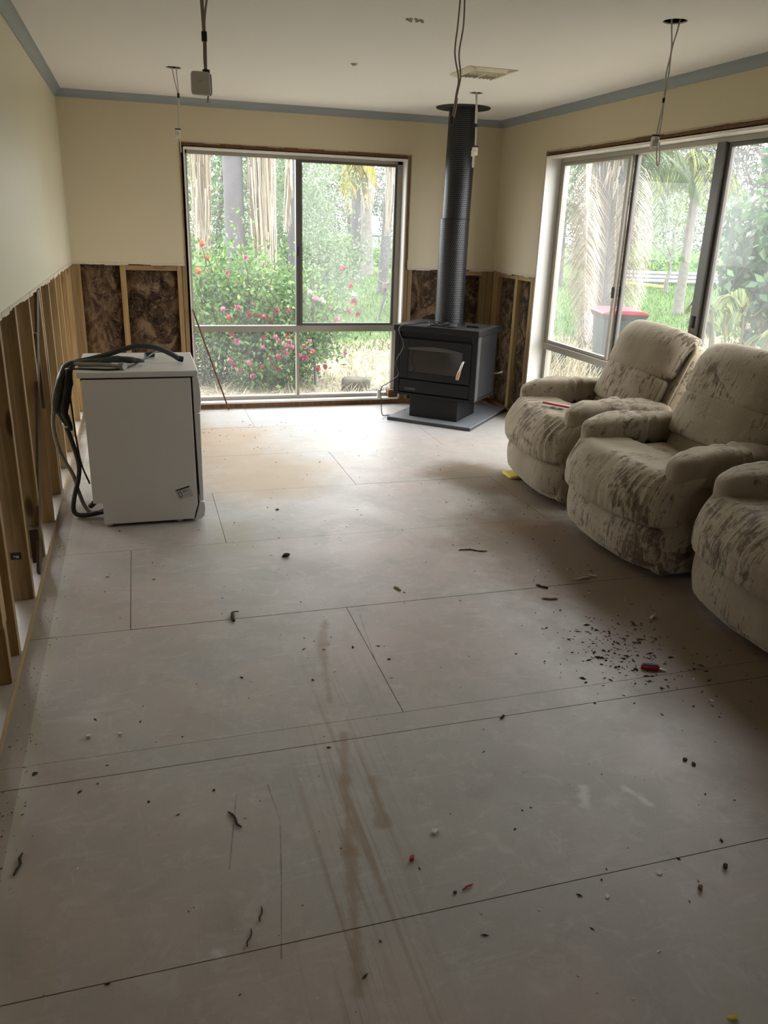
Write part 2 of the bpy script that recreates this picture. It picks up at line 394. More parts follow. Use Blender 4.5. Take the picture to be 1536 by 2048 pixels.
M['frondgreen'] = leafmat('green_frond_leaflets', [(.03, .06, .022), (.06, .105, .035), (.11, .14, .05)])
M['frondyellow'] = leafmat('yellowing_frond_leaflets', [(.13, .15, .03), (.28, .23, .035), (.38, .30, .045)])
M['frondlime'] = leafmat('lime_frond_leaflets', [(.075, .12, .03), (.15, .18, .045), (.21, .22, .07)])
M['straw'] = leafmat('dry_frond_straw', [(.20, .16, .11), (.36, .31, .235), (.48, .43, .36), (.17, .11, .06)], .8, .15)
M['drygrass'] = leafmat('dry_grass_straw', [(.23, .195, .12), (.38, .335, .235), (.14, .14, .07)], .8, .2)
M['grass'] = leafmat('green_grass_blades', [(.03, .07, .015), (.06, .115, .025), (.10, .145, .04)], .6, .3)
M['stem'] = plain('green_brown_stems', (.10, .10, .05), .7)
M['palmtrunk'] = plain('grey_ringed_palm_bark', (.075, .07, .073), .85, var=.25, scale=5, bump=.4)
M['palmtrunkdark'] = plain('brown_grey_palm_bark', (.06, .05, .043), .9, var=.35, scale=6, bump=.5)
M['mottled'] = plain('mottled_pale_bark', (.13, .12, .11), .85, var=.5, scale=9, bump=.3)
M['bindark'] = plain('dark_green_grey_bin_plastic', (.025, .032, .034), .5)
M['binlid'] = plain('red_bin_lid_plastic', (.26, .02, .035), .45)
M['rock'] = plain('mossy_rock', (.07, .065, .045), .9, var=.4, scale=7, bump=.5)
M['fence'] = plain('dark_green_fence_steel', (.02, .04, .035), .5)
M['sheetgrey'] = plain('pale_blue_grey_sheet', (.17, .19, .225), .6)
M['pipe'] = plain('pale_grey_pipe', (.17, .175, .18), .5)
def ground_mat():
    t = NT('straw_mulch_and_lawn'); p = t.pos(); x, y, z = t.sep(p)
    n = t.noise(p, 1.1, 5, .65); f = t.noise(p, 16, 4, .7)
    g = t.ramp(f, [(.3, (.035, .07, .018)), (.7, (.08, .125, .04))])
    s = t.ramp(f, [(.3, (.14, .115, .075)), (.55, (.28, .245, .18)), (.75, (.42, .385, .31))])
    k = t.math('ADD', t.math('SUBTRACT', y, t.math('MULTIPLY', x, .12)), t.math('MULTIPLY', t.math('SUBTRACT', n, .5), 5))
    mr = t.node('ShaderNodeMapRange', interpolation_type='SMOOTHSTEP'); t.l.new(k, mr.inputs[0]); mr.inputs[1].default_value = 10.5; mr.inputs[2].default_value = 13.5
    c = t.mix(mr.outputs[0], s, g); t.bump(f, .6, .03)
    return t.fin(c, .95, 0, .1)
M['ground'] = ground_mat()
# ================================================================== SETTING
def struct(o): o['kind'] = 'structure'; return o
# floor: dark subfloor carrying separate sheets with open joints
fl = struct(MB().box(-2.6, W+.1, -3.3, D+.1, -.09, -.03).build('floor', M['wrap']))
rows = [-3.3, -2.66, -1.855, -1.05, -.245, .56, 1.366, 2.072, 2.175, 2.975, 3.81, 4.62, 5.41, 6.20, D+.1]
joints = {0: [.9], 1: [2.0], 2: [.5], 3: [1.7], 4: [2.9], 5: [3.3], 6: [], 7: [], 8: [1.25], 9: [.368], 10: [.83, 2.63], 11: [1.72, 3.4], 12: [.78, 2.61], 13: [1.3]}
gap = .0026
for i in range(len(rows)-1):
    xs = [-2.6]+joints[i]+[W+.1]
    for j in range(len(xs)-1):
        dz = random.uniform(-.0006, .0003)
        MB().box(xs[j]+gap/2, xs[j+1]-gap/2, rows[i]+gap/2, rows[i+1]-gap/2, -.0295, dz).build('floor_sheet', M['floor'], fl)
# ceiling with real holes for the removed lights and the flue
HOLES = [(.784, 5.598, .045), (2.764, 3.414, .05), (2.77, 5.642, .045), (.80, 3.41, .05), (1.79, 3.40, .045), (1.752, 4.978, .012)]
def ceiling():
    bm = bmesh.new(); x0, x1, y0, y1 = -2.6, W+.1, -3.3, D+.1
    def rect(xa, xb, ya, yb):
        if xb-xa > 1e-6 and yb-ya > 1e-6:
            v = [bm.verts.new(p) for p in ((xa, ya, H), (xa, yb, H), (xb, yb, H), (xb, ya, H))]; bm.faces.new(v)
    hs = .07
    ys = sorted({y0, y1}|{round(y-hs, 5) for _, y, _ in HOLES}|{round(y+hs, 5) for _, y, _ in HOLES})
    for a, b in zip(ys[:-1], ys[1:]):
        mid = (a+b)/2; hh = sorted([h for h in HOLES if abs(h[1]-mid) < hs], key=lambda h: h[0]); x = x0
        for h in hh: rect(x, h[0]-hs, a, b); x = h[0]+hs
        rect(x, x1, a, b)
    for hx, hy, r in HOLES:
        cuts = [y for y in ys if abs(y-hy) < hs-1e-6]
        n = 32; ring = []; sq = []
        for k in range(n):
            an = 2*PI*(k+.5)/n; cx_, sy_ = math.cos(an), math.sin(an); m = max(abs(cx_), abs(sy_))
            ring.append(bm.verts.new((hx+r*cx_, hy+r*sy_, H))); sq.append(bm.verts.new((hx+hs*cx_/m, hy+hs*sy_/m, H)))
        up = [bm.verts.new((v.co.x, v.co.y, H+.005)) for v in ring]
        for k in range(n):
            l = (k+1) % n; bm.faces.new((ring[k], sq[k], sq[l], ring[l])); bm.faces.new((ring[k], ring[l], up[l], up[k]))
        for k in range(n):   # close the square's true corners
            l = (k+1) % n; a, b = sq[k].co, sq[l].co
            if abs(a.x-b.x) > 1e-4 and abs(a.y-b.y) > 1e-4:
                cxn = hx+math.copysign(hs, a.x-hx); cyn = hy+math.copysign(hs, a.y-hy)
                bm.faces.new((sq[k], bm.verts.new((cxn, cyn, H)), sq[l]))
    me = bpy.data.meshes.new('ceiling'); bm.to_mesh(me); bm.free(); me.materials.append(M['ceil'])
    o = bpy.data.objects.new('ceiling', me); COL.objects.link(o); return struct(o)
# overlapping rows of holes (y within .07) share bands: shift so that bands stay consistent
HOLES = [(.784, 5.62, .045), (2.764, 3.41, .05), (2.77, 5.62, .045), (.80, 3.41, .05), (1.79, 3.41, .045), (1.752, 4.978, .012)]
cl = ceiling()
MB().box(-2.7, W+.25, -3.4, D+.25, H+.13, H+.2).build('roof_deck', M['wrap'], cl)
for (a, b, c, d) in ((-2.7, -2.6, -3.4, D+.2), (W+.1, W+.25, -3.4, D+.2)):
    MB().box(a, b, c, d, H-.02, H+.13).build('roof_edge', M['wrap'], cl)
for (c, d) in ((-3.4, -3.3), (D+.1, D+.25)):
    MB().box(-2.7, W+.25, c, d, H-.02, H+.13).build('roof_edge', M['wrap'], cl)
# wall_left: plasterboard above, open framing below
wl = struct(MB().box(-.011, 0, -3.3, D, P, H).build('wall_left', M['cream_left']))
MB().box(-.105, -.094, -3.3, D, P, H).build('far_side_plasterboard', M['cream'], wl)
def ragged(a, b, axis, wall, z=P, name='torn_board_edge', drop=.02):
    m = MB(); x = a
    while x < b:
        l = min(random.uniform(.03, .14), b-x); d = random.uniform(.004, drop); t = random.uniform(.002, .004)
        if axis == 'y': m.box(wall[0]-.001, wall[1]+t, x, x+l, z-d, z+.006)
        else: m.box(x, x+l, wall[0]-t, wall[1]+.001, z-d, z+.006)
        x += l
    return m
ragged(1.5, D, 'y', (-.011, 0)).build('torn_board_edge', M['paperedge'], wl)
MB().box(-.094, -.003, -3.3, D+.0, .0005, .036).build('bottom_plate', M['pine_y'], wl, bevel=.002)
MB().box(-.092, -.006, -3.3, D, .036, .0375).build('plate_dust', M['floor'], wl)
for y in (-2.6, -2.1, -1.6, -1.1, -.6, -.1, .4, .9, 1.4, 1.9, 2.22, 2.60, 2.795, 3.265, 3.715, 4.185, 4.65, 4.72, 5.17, 5.57, 5.98, 6.47, 6.80):
    j = random.uniform(-.002, .002)
    MB().box(-.093, -.0115+j, y, y+((.042 if y != 6.80 else .113)), .0375, P+.2).build('stud', M['pine'], wl, bevel=.002)
MB().box(-.0112, -.002, 2.53, 2.6, .28, P-.02).build('stud_packer', M['pine'], wl)
MB().bar((-.018, 3.52, .04), (-.018, 4.62, 1.17), .068, .012, (1, 0, 0)).build('diagonal_brace', M['darkwood'], wl)
MB().box(-.05, -.012, 3.60, 3.655, .06, .22).build('notch_block', M['darkwood'], wl)
MB().box(-.06, -.0125, 4.36, 4.40, .60, .98).build('notch_block', M['darkwood'], wl)
for a, b in ((2.842, 3.265), (3.757, 4.185), (5.212, 5.57), (6.022, 6.47)):
    MB().box(-.09, -.013, a, b, P-.012, P+.03).build('nogging', M['pine_y'], wl)
s_ = MB().box(-.080, -.040, 3.2635, 3.265, .220, .250).build('stud_sticker', M['tape'], wl)
mm = MB()
for k in range(3): mm.box(-.068+k*.007, -.063+k*.007, 3.2628, 3.2635, .232, .236)
mm.box(-.060, -.048, 3.2628, 3.2635, .227, .230); mm.build('sticker_print', M['chip'], s_)
# nail plates low on far studs
for y in (5.17, 5.57): MB().tube([(-.03, y-.004, .33), (-.02, y-.02, .335), (-.012, y-.016, .32), (-.02, y-.006, .31)], .003, 6).build('bent_wire_tie', M['silver'], wl)
# neighbouring room behind the studs
nr = struct(MB().box(-2.65, -2.6, -3.3, D, -.03, H).build('wall_beyond', M['cream']))
# wall_back
XL, XR, ZT = .862, 2.752, 2.098          # plaster opening round window 1
wb = MB(); wb.box(-.1, XL, D, D+.011, P, H); wb.box(XL, XR, D, D+.011, ZT, H); wb.box(XR, W+.01, D, D+.011, P, H)
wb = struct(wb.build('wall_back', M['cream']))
ragged(0, XL, 'x', (D, D+.011)).build('torn_board_edge', M['paperedge'], wb)
ragged(XR, W, 'x', (D, D+.011)).build('torn_board_edge', M['paperedge'], wb)
mm = MB()
x = XL
while x < XR:
    l = min(random.uniform(.04, .2), XR-x); mm.box(x, x+l, D-.003, D+.012, ZT-.003-random.uniform(0, .007), ZT+.002); x += l
mm.build('torn_board_edge', M['splinter'], wb)
zz = P; mm = MB(); m2 = MB()
while zz < ZT:
    l = min(random.uniform(.04, .16), ZT-zz); mm.box(XL-.002, XL+random.uniform(.001, .006), D-.003, D+.012, zz, zz+l); m2.box(XR-random.uniform(.001, .006), XR+.002, D-.003, D+.012, zz, zz+l); zz += l
mm.build('torn_board_edge', M['splinter'], wb); m2.build('torn_board_edge', M['splinter'], wb)
y0, y1 = D+.012, D+.10
MB().box(-.09, W+.1, y0+.0, y1, .0005, .040).build('bottom_plate', M['redwood'], wb)
for a, b in ((-.0108, .062), (.358, .402), (.800, .836), (.840, .876), (2.722, 2.760), (2.764, 2.80), (3.07, 3.115), (3.465, 3.51), (3.513, 3.572)):
    MB().box(a, b, y0, y1, .041, H if a in (.84, 2.722) else P+.15).build('stud', M['pine'], wb, bevel=.002)
for a, b in ((.402, .80), (3.115, 3.465)): MB().box(a, b, y0+.004, y1, P-.052, P-.014).build('nogging', M['pine_x'], wb)
MB().box(.876, 2.722, y0, y1, ZT-.028, ZT+.09).build('lintel', M['redwood'], wb)
MB().box(2.62, 2.722, y0, y1, .041, .12).build('sill_block', M['redwood'], wb)
def batt(a, b, z0, z1, axis, base, parent, seed):
    m = MB(); nx, nz = max(6, int((b-a)/.022)), int((z1-z0)/.03); v = []; f = []
    for j in range(nz+1):
        for i in range(nx+1):
            u, z = a+(b-a)*i/nx, z0+(z1-z0)*j/nz
            d = (mnoise.noise((u*7+seed, z*6, 1))*.5+.5)*.022+mnoise.noise((u*24, z*22, seed))*.007
            e = min(i, nx-i)/nx; e2 = min(j, nz-j)/nz; d += .02*max(0, 1-e*8)+.02*max(0, 1-e2*14)
            v.append((u, base+d, z) if axis == 'x' else (base+d, u, z))
    for j in range(nz):
        for i in range(nx): k = j*(nx+1)+i; f.append((k, k+1, k+nx+2, k+nx+1))
    m.add(v, f); return m.build('insulation_batt', M['batt'], parent, smooth=True)
for k, (a, b) in enumerate(((.062, .358), (.402, .80), (2.80, 3.07))):
    batt(a, b, .045, P+.02 if k != 1 else P-.052, 'x', D+.022, wb, 3.1*k)
batt(3.115, 3.465, .045, P-.052, 'x', D+.05, wb, 21)
mm = MB(); mm.box(-.1, .895, D+.101, D+.16, -.3, H); mm.box(2.715, W+.1, D+.101, D+.16, -.3, H); mm.box(.895, 2.715, D+.101, D+.16, 2.062, H); mm.box(.895, 2.715, D+.101, D+.16, -.3, .05)
mm.build('outer_sheathing', M['wrap'], wb)
MB().box(.9, 2.7, D+.005, D+.1, .0405, .052).build('sill_packer', M['darkwood'], wb)
# wall_right
YA, YB = 6.062, 2.97
wr = MB(); wr.box(W, W+.011, YA, D, P, H); wr.box(W, W+.011, YB, YA, 2.112, H); wr.box(W, W+.011, -3.3, YB, P, H)
wr = struct(wr.build('wall_right', M['cream']))
ragged(YA, D, 'y', (W-.004, W)).build('torn_board_edge', M['paperedge'], wr)
mm = MB(); y = YB
while y < YA:
    l = min(random.uniform(.04, .2), YA-y); mm.box(W-.003, W+.012, y, y+l, 2.109-random.uniform(0, .009), 2.114); y += l
mm.build('torn_board_edge', M['splinter'], wr)
mm = MB(); zz = P
while zz < 2.11:
    l = min(random.uniform(.05, .15), 2.11-zz); mm.box(W-.003, W+.012, YA-random.uniform(.001, .006), YA+.002, zz, zz+l); zz += l
mm.build('torn_board_edge', M['splinter'], wr)
x0, x1 = W+.012, W+.10
MB().box(x0, x1, -3.3, D, .0005, .040).build('bottom_plate', M['redwood'], wr)
for a, b in ((6.80, 6.915), (6.405, 6.455), (6.115, 6.16), (6.066, 6.108)):
    MB().box(x0, x1, a, b, .041, H if a < 6.07 else P+.15).build('stud', M['pine'], wr, bevel=.002)
for y in (2.9, 2.45, 2.0, 1.55, 1.1, .65, .2, -.25, -.7, -1.15, -1.6, -2.05, -2.5, -2.95):
    MB().box(x0, x1, y, y+.042, .041, P+.15).build('stud', M['pine'], wr)
for a, b in ((6.16, 6.405), (6.455, 6.80)): MB().box(x0+.004, x1, a, b, P-.05, P-.012).build('nogging', M['pine_y'], wr)
MB().box(x0, x1, YB, YA, 2.085, 2.2).build('lintel', M['redwood'], wr)
for k, (a, b) in enumerate(((6.16, 6.405), (6.455, 6.80))): batt(a, b, .045, P-.05, 'y', W+.022, wr, 7.7+k)
batt(-3.3, 2.9, .045, P, 'y', W+.03, wr, 40)
mm = MB(); mm.box(W+.101, W+.16, 6.05, D+.1, -.3, H); mm.box(W+.101, W+.16, 2.98, 6.05, 2.075, H); mm.box(W+.101, W+.16, 2.98, 6.05, -.3, .05); mm.box(W+.101, W+.16, -3.3, 2.98, -.3, H)
mm.build('outer_sheathing', M['wrap'], wr)
# wall_rear, behind the viewer, with an unseen opening added for more sky light
mm = MB(); mm.box(-2.6, -1.0, -3.3, -3.2, -.03, H); mm.box(3.4, W+.1, -3.3, -3.2, -.03, H); mm.box(-.05, 3.4, -3.3, -3.2, -.03, H); mm.box(-1.0, -.05, -3.3, -3.2, 2.1, H); mm.box(-1.0, -.05, -3.3, -3.2, -.03, .1)
struct(mm.build('wall_rear', M['cream']))
# cornice: coved trims mitred at the corners
cb, cdp = 2.347, .048
def cornice(name, pts_a, pts_b):
    n = len(pts_a); m = MB(); m.add(list(pts_a)+list(pts_b), [(i, i+1, n+i+1, n+i) for i in range(n-1)]); return struct(m.build(name, M['cornice'], smooth=True))
cove = [(0, cb-.001), (.006, cb), (.010, cb+.018), (.024, cb+.036), (.042, cb+.046), (.049, cb+.048), (.049, H)]
cornice('trim_left', [(d, -3.2, z) for d, z in cove], [(d, D-d, z) for d, z in cove])
cornice('trim_back', [(d, D-d, z) for d, z in cove], [(W-d, D-d, z) for d, z in cove])
cornice('trim_right', [(W-d, D-d, z) for d, z in cove], [(W-d, -3.2, z) for d, z in cove])
for nm, q in (('trim_4', (.049, .054, -3.2, D-.05)), ('trim_5', (W-.054, W-.049, -3.2, D-.05)), ('trim_6', (.05, W-.05, D-.054, D-.049))):
    struct(MB().box(*q, H-.003, H-.0001).build(nm, M['ceil']))
# corner plaster bead
struct(MB().box(.0, .006, D-.006, D-.0002, P, cb).build('trim_7', M['cream_left']))
# window_1 (back): white liner, aluminium frame, mullion, transom, sash, panes
w1 = struct(MB().box(.893, .903, D-.004, D+.1, .052, 2.06).build('window_1', M['white']))
mm = MB(); mm.box(2.706, 2.718, D-.006, D+.1, .052, 2.062); mm.build('jamb', M['white'], w1, bevel=.002)
MB().box(.903, 2.706, D-.004, D+.1, 2.048, 2.062).build('head_liner', M['white'], w1)
MB().box(.903, 2.706, D-.008, D+.1, .041, .056).build('sill_liner', M['white'], w1)
ya, yb = D+.10, D+.15
mm = MB(); mm.box(.903, .925, ya, yb, .056, 2.048); mm.box(2.662, 2.706, ya, yb, .056, 2.048); mm.box(.903, 2.706, ya, yb, 2.020, 2.048); mm.box(.903, 2.706, ya-.02, yb, .056, .086)
mm.build('frame', M['alu'], w1, bevel=.002)
MB().box(.925, 2.662, ya-.012, yb, .640, .692).build('transom', M['alu'], w1, bevel=.003)
MB().box(1.787, 1.812, ya-.004, yb, .086, .640).build('lower_mullion', M['alu'], w1, bevel=.002)
MB().box(1.788, 1.812, ya-.006, yb, .692, 2.020).build('mullion', M['aludark'], w1, bevel=.002)
sh = MB(); sh.box(1.814, 1.842, ya-.008, ya+.02, .694, 2.019); sh.box(2.640, 2.661, ya-.008, ya+.02, .694, 2.019); sh.box(1.842, 2.640, ya-.008, ya+.02, .694, .714); sh.box(1.842, 2.640, ya-.008, ya+.02, 2.001, 2.019)
sh = sh.build('sash', M['aludark'], w1, bevel=.002)
MB().box(1.79, 1.808, ya-.02, ya-.006, 1.27, 1.345).build('latch', M['black'], sh, bevel=.003)
MB().box(.92, 1.79, ya+.028, ya+.034, .69, 2.022).build('pane', M['glass'], w1)
MB().box(1.842, 2.640, ya+.004, ya+.010, .712, 2.002).build('pane', M['glassdusty'], sh)
MB().box(.92, 1.79, ya+.028, ya+.034, .084, .642).build('pane', M['glass'], w1)
MB().box(1.81, 2.665, ya+.028, ya+.034, .084, .642).build('pane', M['glass'], w1)
# window_2 (right)
w2 = struct(MB().box(W-.006, W+.12, 6.036, 6.05, .052, 2.075).build('window_2', M['white']))
MB().box(W-.004, W+.12, 2.98, 6.036, 2.060, 2.075).build('head_liner', M['white'], w2)
MB().box(W-.004, W+.12, 2.98, 6.036, .041, .056).build('sill_liner', M['white'], w2)
MB().box(W-.004, W+.12, 2.98, 2.994, .056, 2.060).build('jamb', M['white'], w2)
xa, xb = W+.12, W+.17
mm = MB(); mm.box(xa, xb, 5.985, 6.036, .056, 2.06); mm.box(xa, xb, 2.994, 3.03, .056, 2.06); mm.box(xa-.02, xb, 3.03, 5.985, 2.030, 2.06); mm.box(xa-.02, xb, 3.03, 5.985, .056, .09)
mm.build('frame', M['alu'], w2, bevel=.002)
MB().box(xa-.03, xb, 3.03, 5.99, .625, .675).build('transom', M['alu'], w2, bevel=.003)
def sash2(a, b, xo, mat, pane, hang=True):
    m = MB(); m.box(xo, xo+.028, a, a+.03, .677, 2.03); m.box(xo, xo+.028, b-.03, b, .677, 2.03); m.box(xo, xo+.028, a+.03, b-.03, .677, .70); m.box(xo, xo+.028, a+.03, b-.03, 2.008, 2.03)
    o = m.build('sash', mat, w2, bevel=.002)
    MB().box(xo+.012, xo+.017, a+.03, b-.03, .70, 2.008).build('pane', M[pane], o); return o
s1 = sash2(5.055, 5.985, xa-.012, M['alu'], 'glassdusty')
MB().box(xa-.022, xa-.012, 5.058, 5.082, 1.11, 1.185).build('latch', M['black'], s1, bevel=.003)
MB().box(xa+.018, xa+.045, 5.02, 5.052, .677, 2.03).build('meeting_stile', M['aludark'], w2)
MB().box(xa+.016, xa+.03, 5.022, 5.04, 1.12, 1.19).build('latch', M['black'], w2)
MB().box(xa+.022, xa+.027, 4.19, 5.02, .677, 2.03).build('pane', M['glass'], w2)
mm = MB(); mm.box(xa-.03, xb-.01, 4.10, 4.175, .675, 2.035); mm.build('mullion', M['aludark'], w2, bevel=.003)
MB().box(xa+.0, xb, 4.175, 4.19, .675, 2.03).build('bead', M['alu'], w2)
s3 = sash2(3.05, 4.098, xa-.012, M['aludark'], 'glassdusty')
MB().box(xa-.04, xa-.03, 4.128, 4.152, 1.02, 1.09).build('latch', M['black'], w2, bevel=.003)
MB().box(xa+.022, xa+.027, 4.19, 5.98, .09, .625).build('pane', M['glass'], w2)
MB().box(xa+.022, xa+.027, 3.03, 4.1, .09, .625).build('pane', M['glass'], w2)
MB().box(xa, xb, 5.03, 5.06, .09, .625).build('lower_mullion', M['alu'], w2)
MB().box(xa, xb, 4.10, 4.13, .09, .625).build('lower_mullion', M['alu'], w2)

# ================================================================== THINGS INDOORS
# ---- recliners (local +X = the way the chair faces)
def recliner(name, label, loc, rz, seed, lean=22):
    t = thing(name, label, 'recliner', loc, rz, 'velour recliners along the right window')
    V = M['velour']; rn = lambda p, s: mnoise.noise((p[0]*s+seed*3.7, p[1]*s+seed, p[2]*s))
    def soft(amp=.008, sc=9, fold=None):
        def wf(p, c, h):
            q = [c[k]+p[k]*h[k] for k in range(3)]; d = rn(q, sc)*amp
            if fold: d += fold(p, q)
            return tuple(q[k]+p[k]*d for k in range(3))
        return wf
    # lower front panel and the big rolled footrest over it
    def wfront(p, c, h):
        q = [c[k]+p[k]*h[k] for k in range(3)]; q[0] += .02*math.cos(p[2]*1.5)-.035*abs(p[1])**4+rn(q, 8)*.006-(.03 if p[2] < -.6 else 0)
        q[1] *= 1+.05*p[2]; return tuple(q)
    MB().puff((-.092, 0, .140), (.102, .42, .115), 2.6, 22, wfront, 1, 12).build('front_panel', V, t, True, local=True)
    def wfoot(p, c, h):
        q = [c[k]+p[k]*h[k] for k in range(3)]
        q[0] += -.085*max(0, p[2]+.2)**1.6-.03*abs(p[1])**5
        q[1] *= 1+.035*max(0, p[2])+.05*max(0, p[2])*max(0, -p[0]); q[2] += .02*abs(p[1])**6*max(0, p[2])
        d = .0055*math.sin(q[1]*125+6*rn(q, 4))*max(0, rn((q[0], q[1], q[2]+5), 3)+.5)+rn(q, 6)*.008
        q[0] += d*max(0, p[0]); q[2] += d*max(0, p[2]); return tuple(q)
    fr = MB().puff((-.080, 0, .386), (.142, .445, .126), 2.4, 36, wfoot, 1, 12).build('footrest', V, t, True, local=True)
    # base, seat
    MB().box(-.78, -.12, -.36, .36, .03, .37).build('base', V, t, local=True, bevel=.03)
    for y in (-.3, .3):
        for x in (-.72, -.2): MB().lathe([(.018, 0), (.02, .015), (.015, .035)], 10, (x, y, 0)).build('glide', M['black'], t, local=True)
    MB().puff((-.37, 0, .40), (.27, .30, .085), 4, 16, soft(.01, 7, lambda p, q: -.018*max(0, p[2])*math.exp(-(p[0]-.2)**2*60))).build('seat', V, t, True, local=True)
    # arms
    for s in (-1, 1):
        MB().puff((-.44, s*.375, .25), (.36, .062, .225), 7, 14, soft(.008, 7)).build('arm_panel', V, t, True, local=True)
        MB().puff((-.135, s*.372, .19), (.06, .055, .165), 4, 12, soft(.006, 9)).build('arm_post', V, t, True, local=True)
        def warm(p, c, h, s=s):
            q = [c[k]+p[k]*h[k] for k in range(3)]
            tt = (p[0]+1)/2
            q[2] += -.025*max(0, tt-.75)**1.5*6+.022*math.sin(tt*PI)-.02*abs(p[1])**3*(1 if p[1]*s > 0 else .3)
            g = math.exp(-((tt-.46)/.018)**2)*.016; d = rn(q, 8)*.012-g
            d += .0035*math.sin(q[0]*90+5*rn(q, 5))*(1 if .3 < tt < .6 else .3)
            q[1] += p[1]*d+s*.02*(tt-.5); q[2] += p[2]*d
            return tuple(q)
        MB().puff((-.41, s*.362, .525), (.325, .092, .082), 2.8, 28, warm, 0, 6).build('arm_pad', V, t, True, local=True)
    # back: three stacked puffs on a reclined plane + piped outer shell
    th = math.radians(lean); up = Vector((-math.sin(th), 0, math.cos(th))); fw = Vector((math.cos(th), 0, math.sin(th))); O = Vector((-.565, 0, .378))
    def wb_(p, c, h):
        y = c[1]+p[1]*h[1]; u = c[2]+p[2]*h[2]; n_ = c[0]+p[0]*h[0]
        if p[0] > 0: n_ -= .035*abs(p[1])**3
        q = (n_, y, u); d = rn(q, 6)*.010+.003*math.sin(y*100+4*rn(q, 4))*max(0, rn((u, y, 3), 5)+.2)
        n_ += d*p[0]; u += .012*(1-p[1]**2)*(1 if p[2] < 0 else .6)*(-1 if p[2] < 0 else 1)*.6
        if c[2] > .45: n_ -= .06*max(0, p[2])**2; y *= 1+.02*p[0]
        r = O+fw*n_+up*u+Vector((0, y, 0)); return tuple(r)
    for c, h in (((.02, 0, .085), (.085, .325, .102)), ((.03, 0, .268), (.105, .350, .122)), ((.018, 0, .522), (.125, .360, .152))):
        MB().puff(c, h, 2.6, 26, wb_, 1, 9).build('back_cushion', V, t, True, local=True)
    ws = lambda p, c, h: tuple(O+fw*(c[0]+p[0]*h[0]+rn(p, 3)*.008)+up*(c[2]+p[2]*h[2])+Vector((0, p[1]*h[1], 0)))
    sh = MB().puff((-.10, 0, .28), (.075, .39, .36), 9, 16, ws).build('back_shell', V, t, True, local=True)
    for s in (-1, 1):
        pp = [O+fw*-.03+up*u+Vector((0, s*.388, 0)) for u in (-.05, .15, .35, .52, .60)]+[O+fw*-.03+up*.632+Vector((0, s*.33, 0))]
        MB().tube(pp, .011, 8).build('piping', V, sh, True, local=True)
    return t
recliner('recliner', 'stained beige velour recliner with a red strip across its seat, nearest the wood stove', (2.725, 4.345, .012), PI-math.radians(6), 1)
recliner('recliner', 'middle beige velour recliner, creased footrest, between its two twins', (2.655, 3.325, 0), PI+math.radians(1), 2)
recliner('recliner', 'stained beige velour recliner nearest the viewer, cut by the right picture edge', (2.705, 2.315, 0), PI-math.radians(1), 3, 12)
tag(MB().bar((2.84, 4.37, .545), (2.98, 4.11, .548), .028, .012).build('plastic_strip', M['red'], bevel=.002), 'dark red flat strip lying across the seat of the far recliner', 'strip')
m = MB().puff((2.79, 4.60, .011), (.05, .075, .0105), 6, 8); tag(m.build('foam_pad', M['yellow'], smooth=True), 'yellow foam pad under the front corner of the far recliner', 'foam')
# ---- wood stove on its slate hearth
sz = math.radians(-43)
hz = thing('hearth', 'low dark grey slate hearth slab under the wood stove', 'hearth', (2.965, 6.325, 0), sz)
MB().box(-.372, .372, -.40, .52, .001, .024).build('slab', M['slateedge'], hz, local=True, bevel=.003)
for i in range(2):
    for j in range(2):
        MB().box(-.372+.373*i, -.372+.373*i+.371, -.40+.46*j, -.40+.46*j+.458, .0242, .031).build('tile', M['slate'], hz, local=True, bevel=.002)
st = thing('wood_stove', 'black steel wood stove with glass door on the slate hearth in the corner', 'stove', (2.915, 6.285, .031), sz)
# local: front is -Y
B = dict(parent=st, local=True)
ped = MB(); ped.box(-.215, .215, -.215, .19, 0, .19); ped.build('pedestal', M['stove'], bevel=.004, **B)
bz0, bz1 = .184, .70
MB().box(-.352, .352, -.205, .25, bz0+.01, bz1).build('firebox', M['stoveside'], bevel=.004, **B)
MB().box(-.362, -.315, -.235, -.205, bz0, bz1).build('front_post', M['stove'], bevel=.003, **B)
MB().box(.315, .362, -.235, -.205, bz0, bz1).build('front_post', M['stove'], bevel=.003, **B)
MB().box(.352, .364, -.225, -.165, bz0, bz1).build('corner_strip', M['stovegrey'], bevel=.002, **B)
MB().box(-.364, .364, -.245, .255, bz0-.004, bz0+.012).build('ash_lip', M['stove'], bevel=.002, **B)
MB().box(-.312, .312, -.232, -.205, bz0+.02, bz0+.125).build('ash_drawer', M['stove'], bevel=.004, **B)
MB().box(-.26, -.16, -.2345, -.2322, bz0+.04, bz0+.058).build('maker_plate', M['stovegrey'], **B)
MB().box(-.312, .312, -.218, -.205, .655, .70).build('upper_rail', M['stove'], bevel=.003, **B)
dr = MB(); dz0, dz1 = bz0+.135, .645
dr.box(-.31, -.235, -.24, -.208, dz0, dz1); dr.box(.235, .31, -.24, -.208, dz0, dz1); dr.box(-.235, .235, -.24, -.208, dz0, dz0+.055); dr.box(-.235, .235, -.24, -.208, dz1-.07, dz1)
dr = dr.build('door', M['stove'], bevel=.004, **B)
MB().box(-.235, .235, -.232, -.226, dz0+.055, dz1-.07).build('door_glass', M['fireglass'], dr, local=True)
m = MB()
for k in range(13): pass
arch = [(-.24, dz1-.085)]+[(-.24+.48*k/12, dz1-.075+.022*math.sin(PI*k/12)) for k in range(13)]+[(.24, dz1-.085)]
m.prism(arch, 'y', -.2425, -.239); m.build('door_arch', M['stovegrey'], dr, local=True)
hd = MB().tube([(.262, -.24, .50), (.262, -.272, .505), (.258, -.285, .48), (.245, -.292, .435), (.236, -.296, .405)], [.008, .008, .009, .010, .011], 8).build('handle', M['silver'], dr, True, local=True)
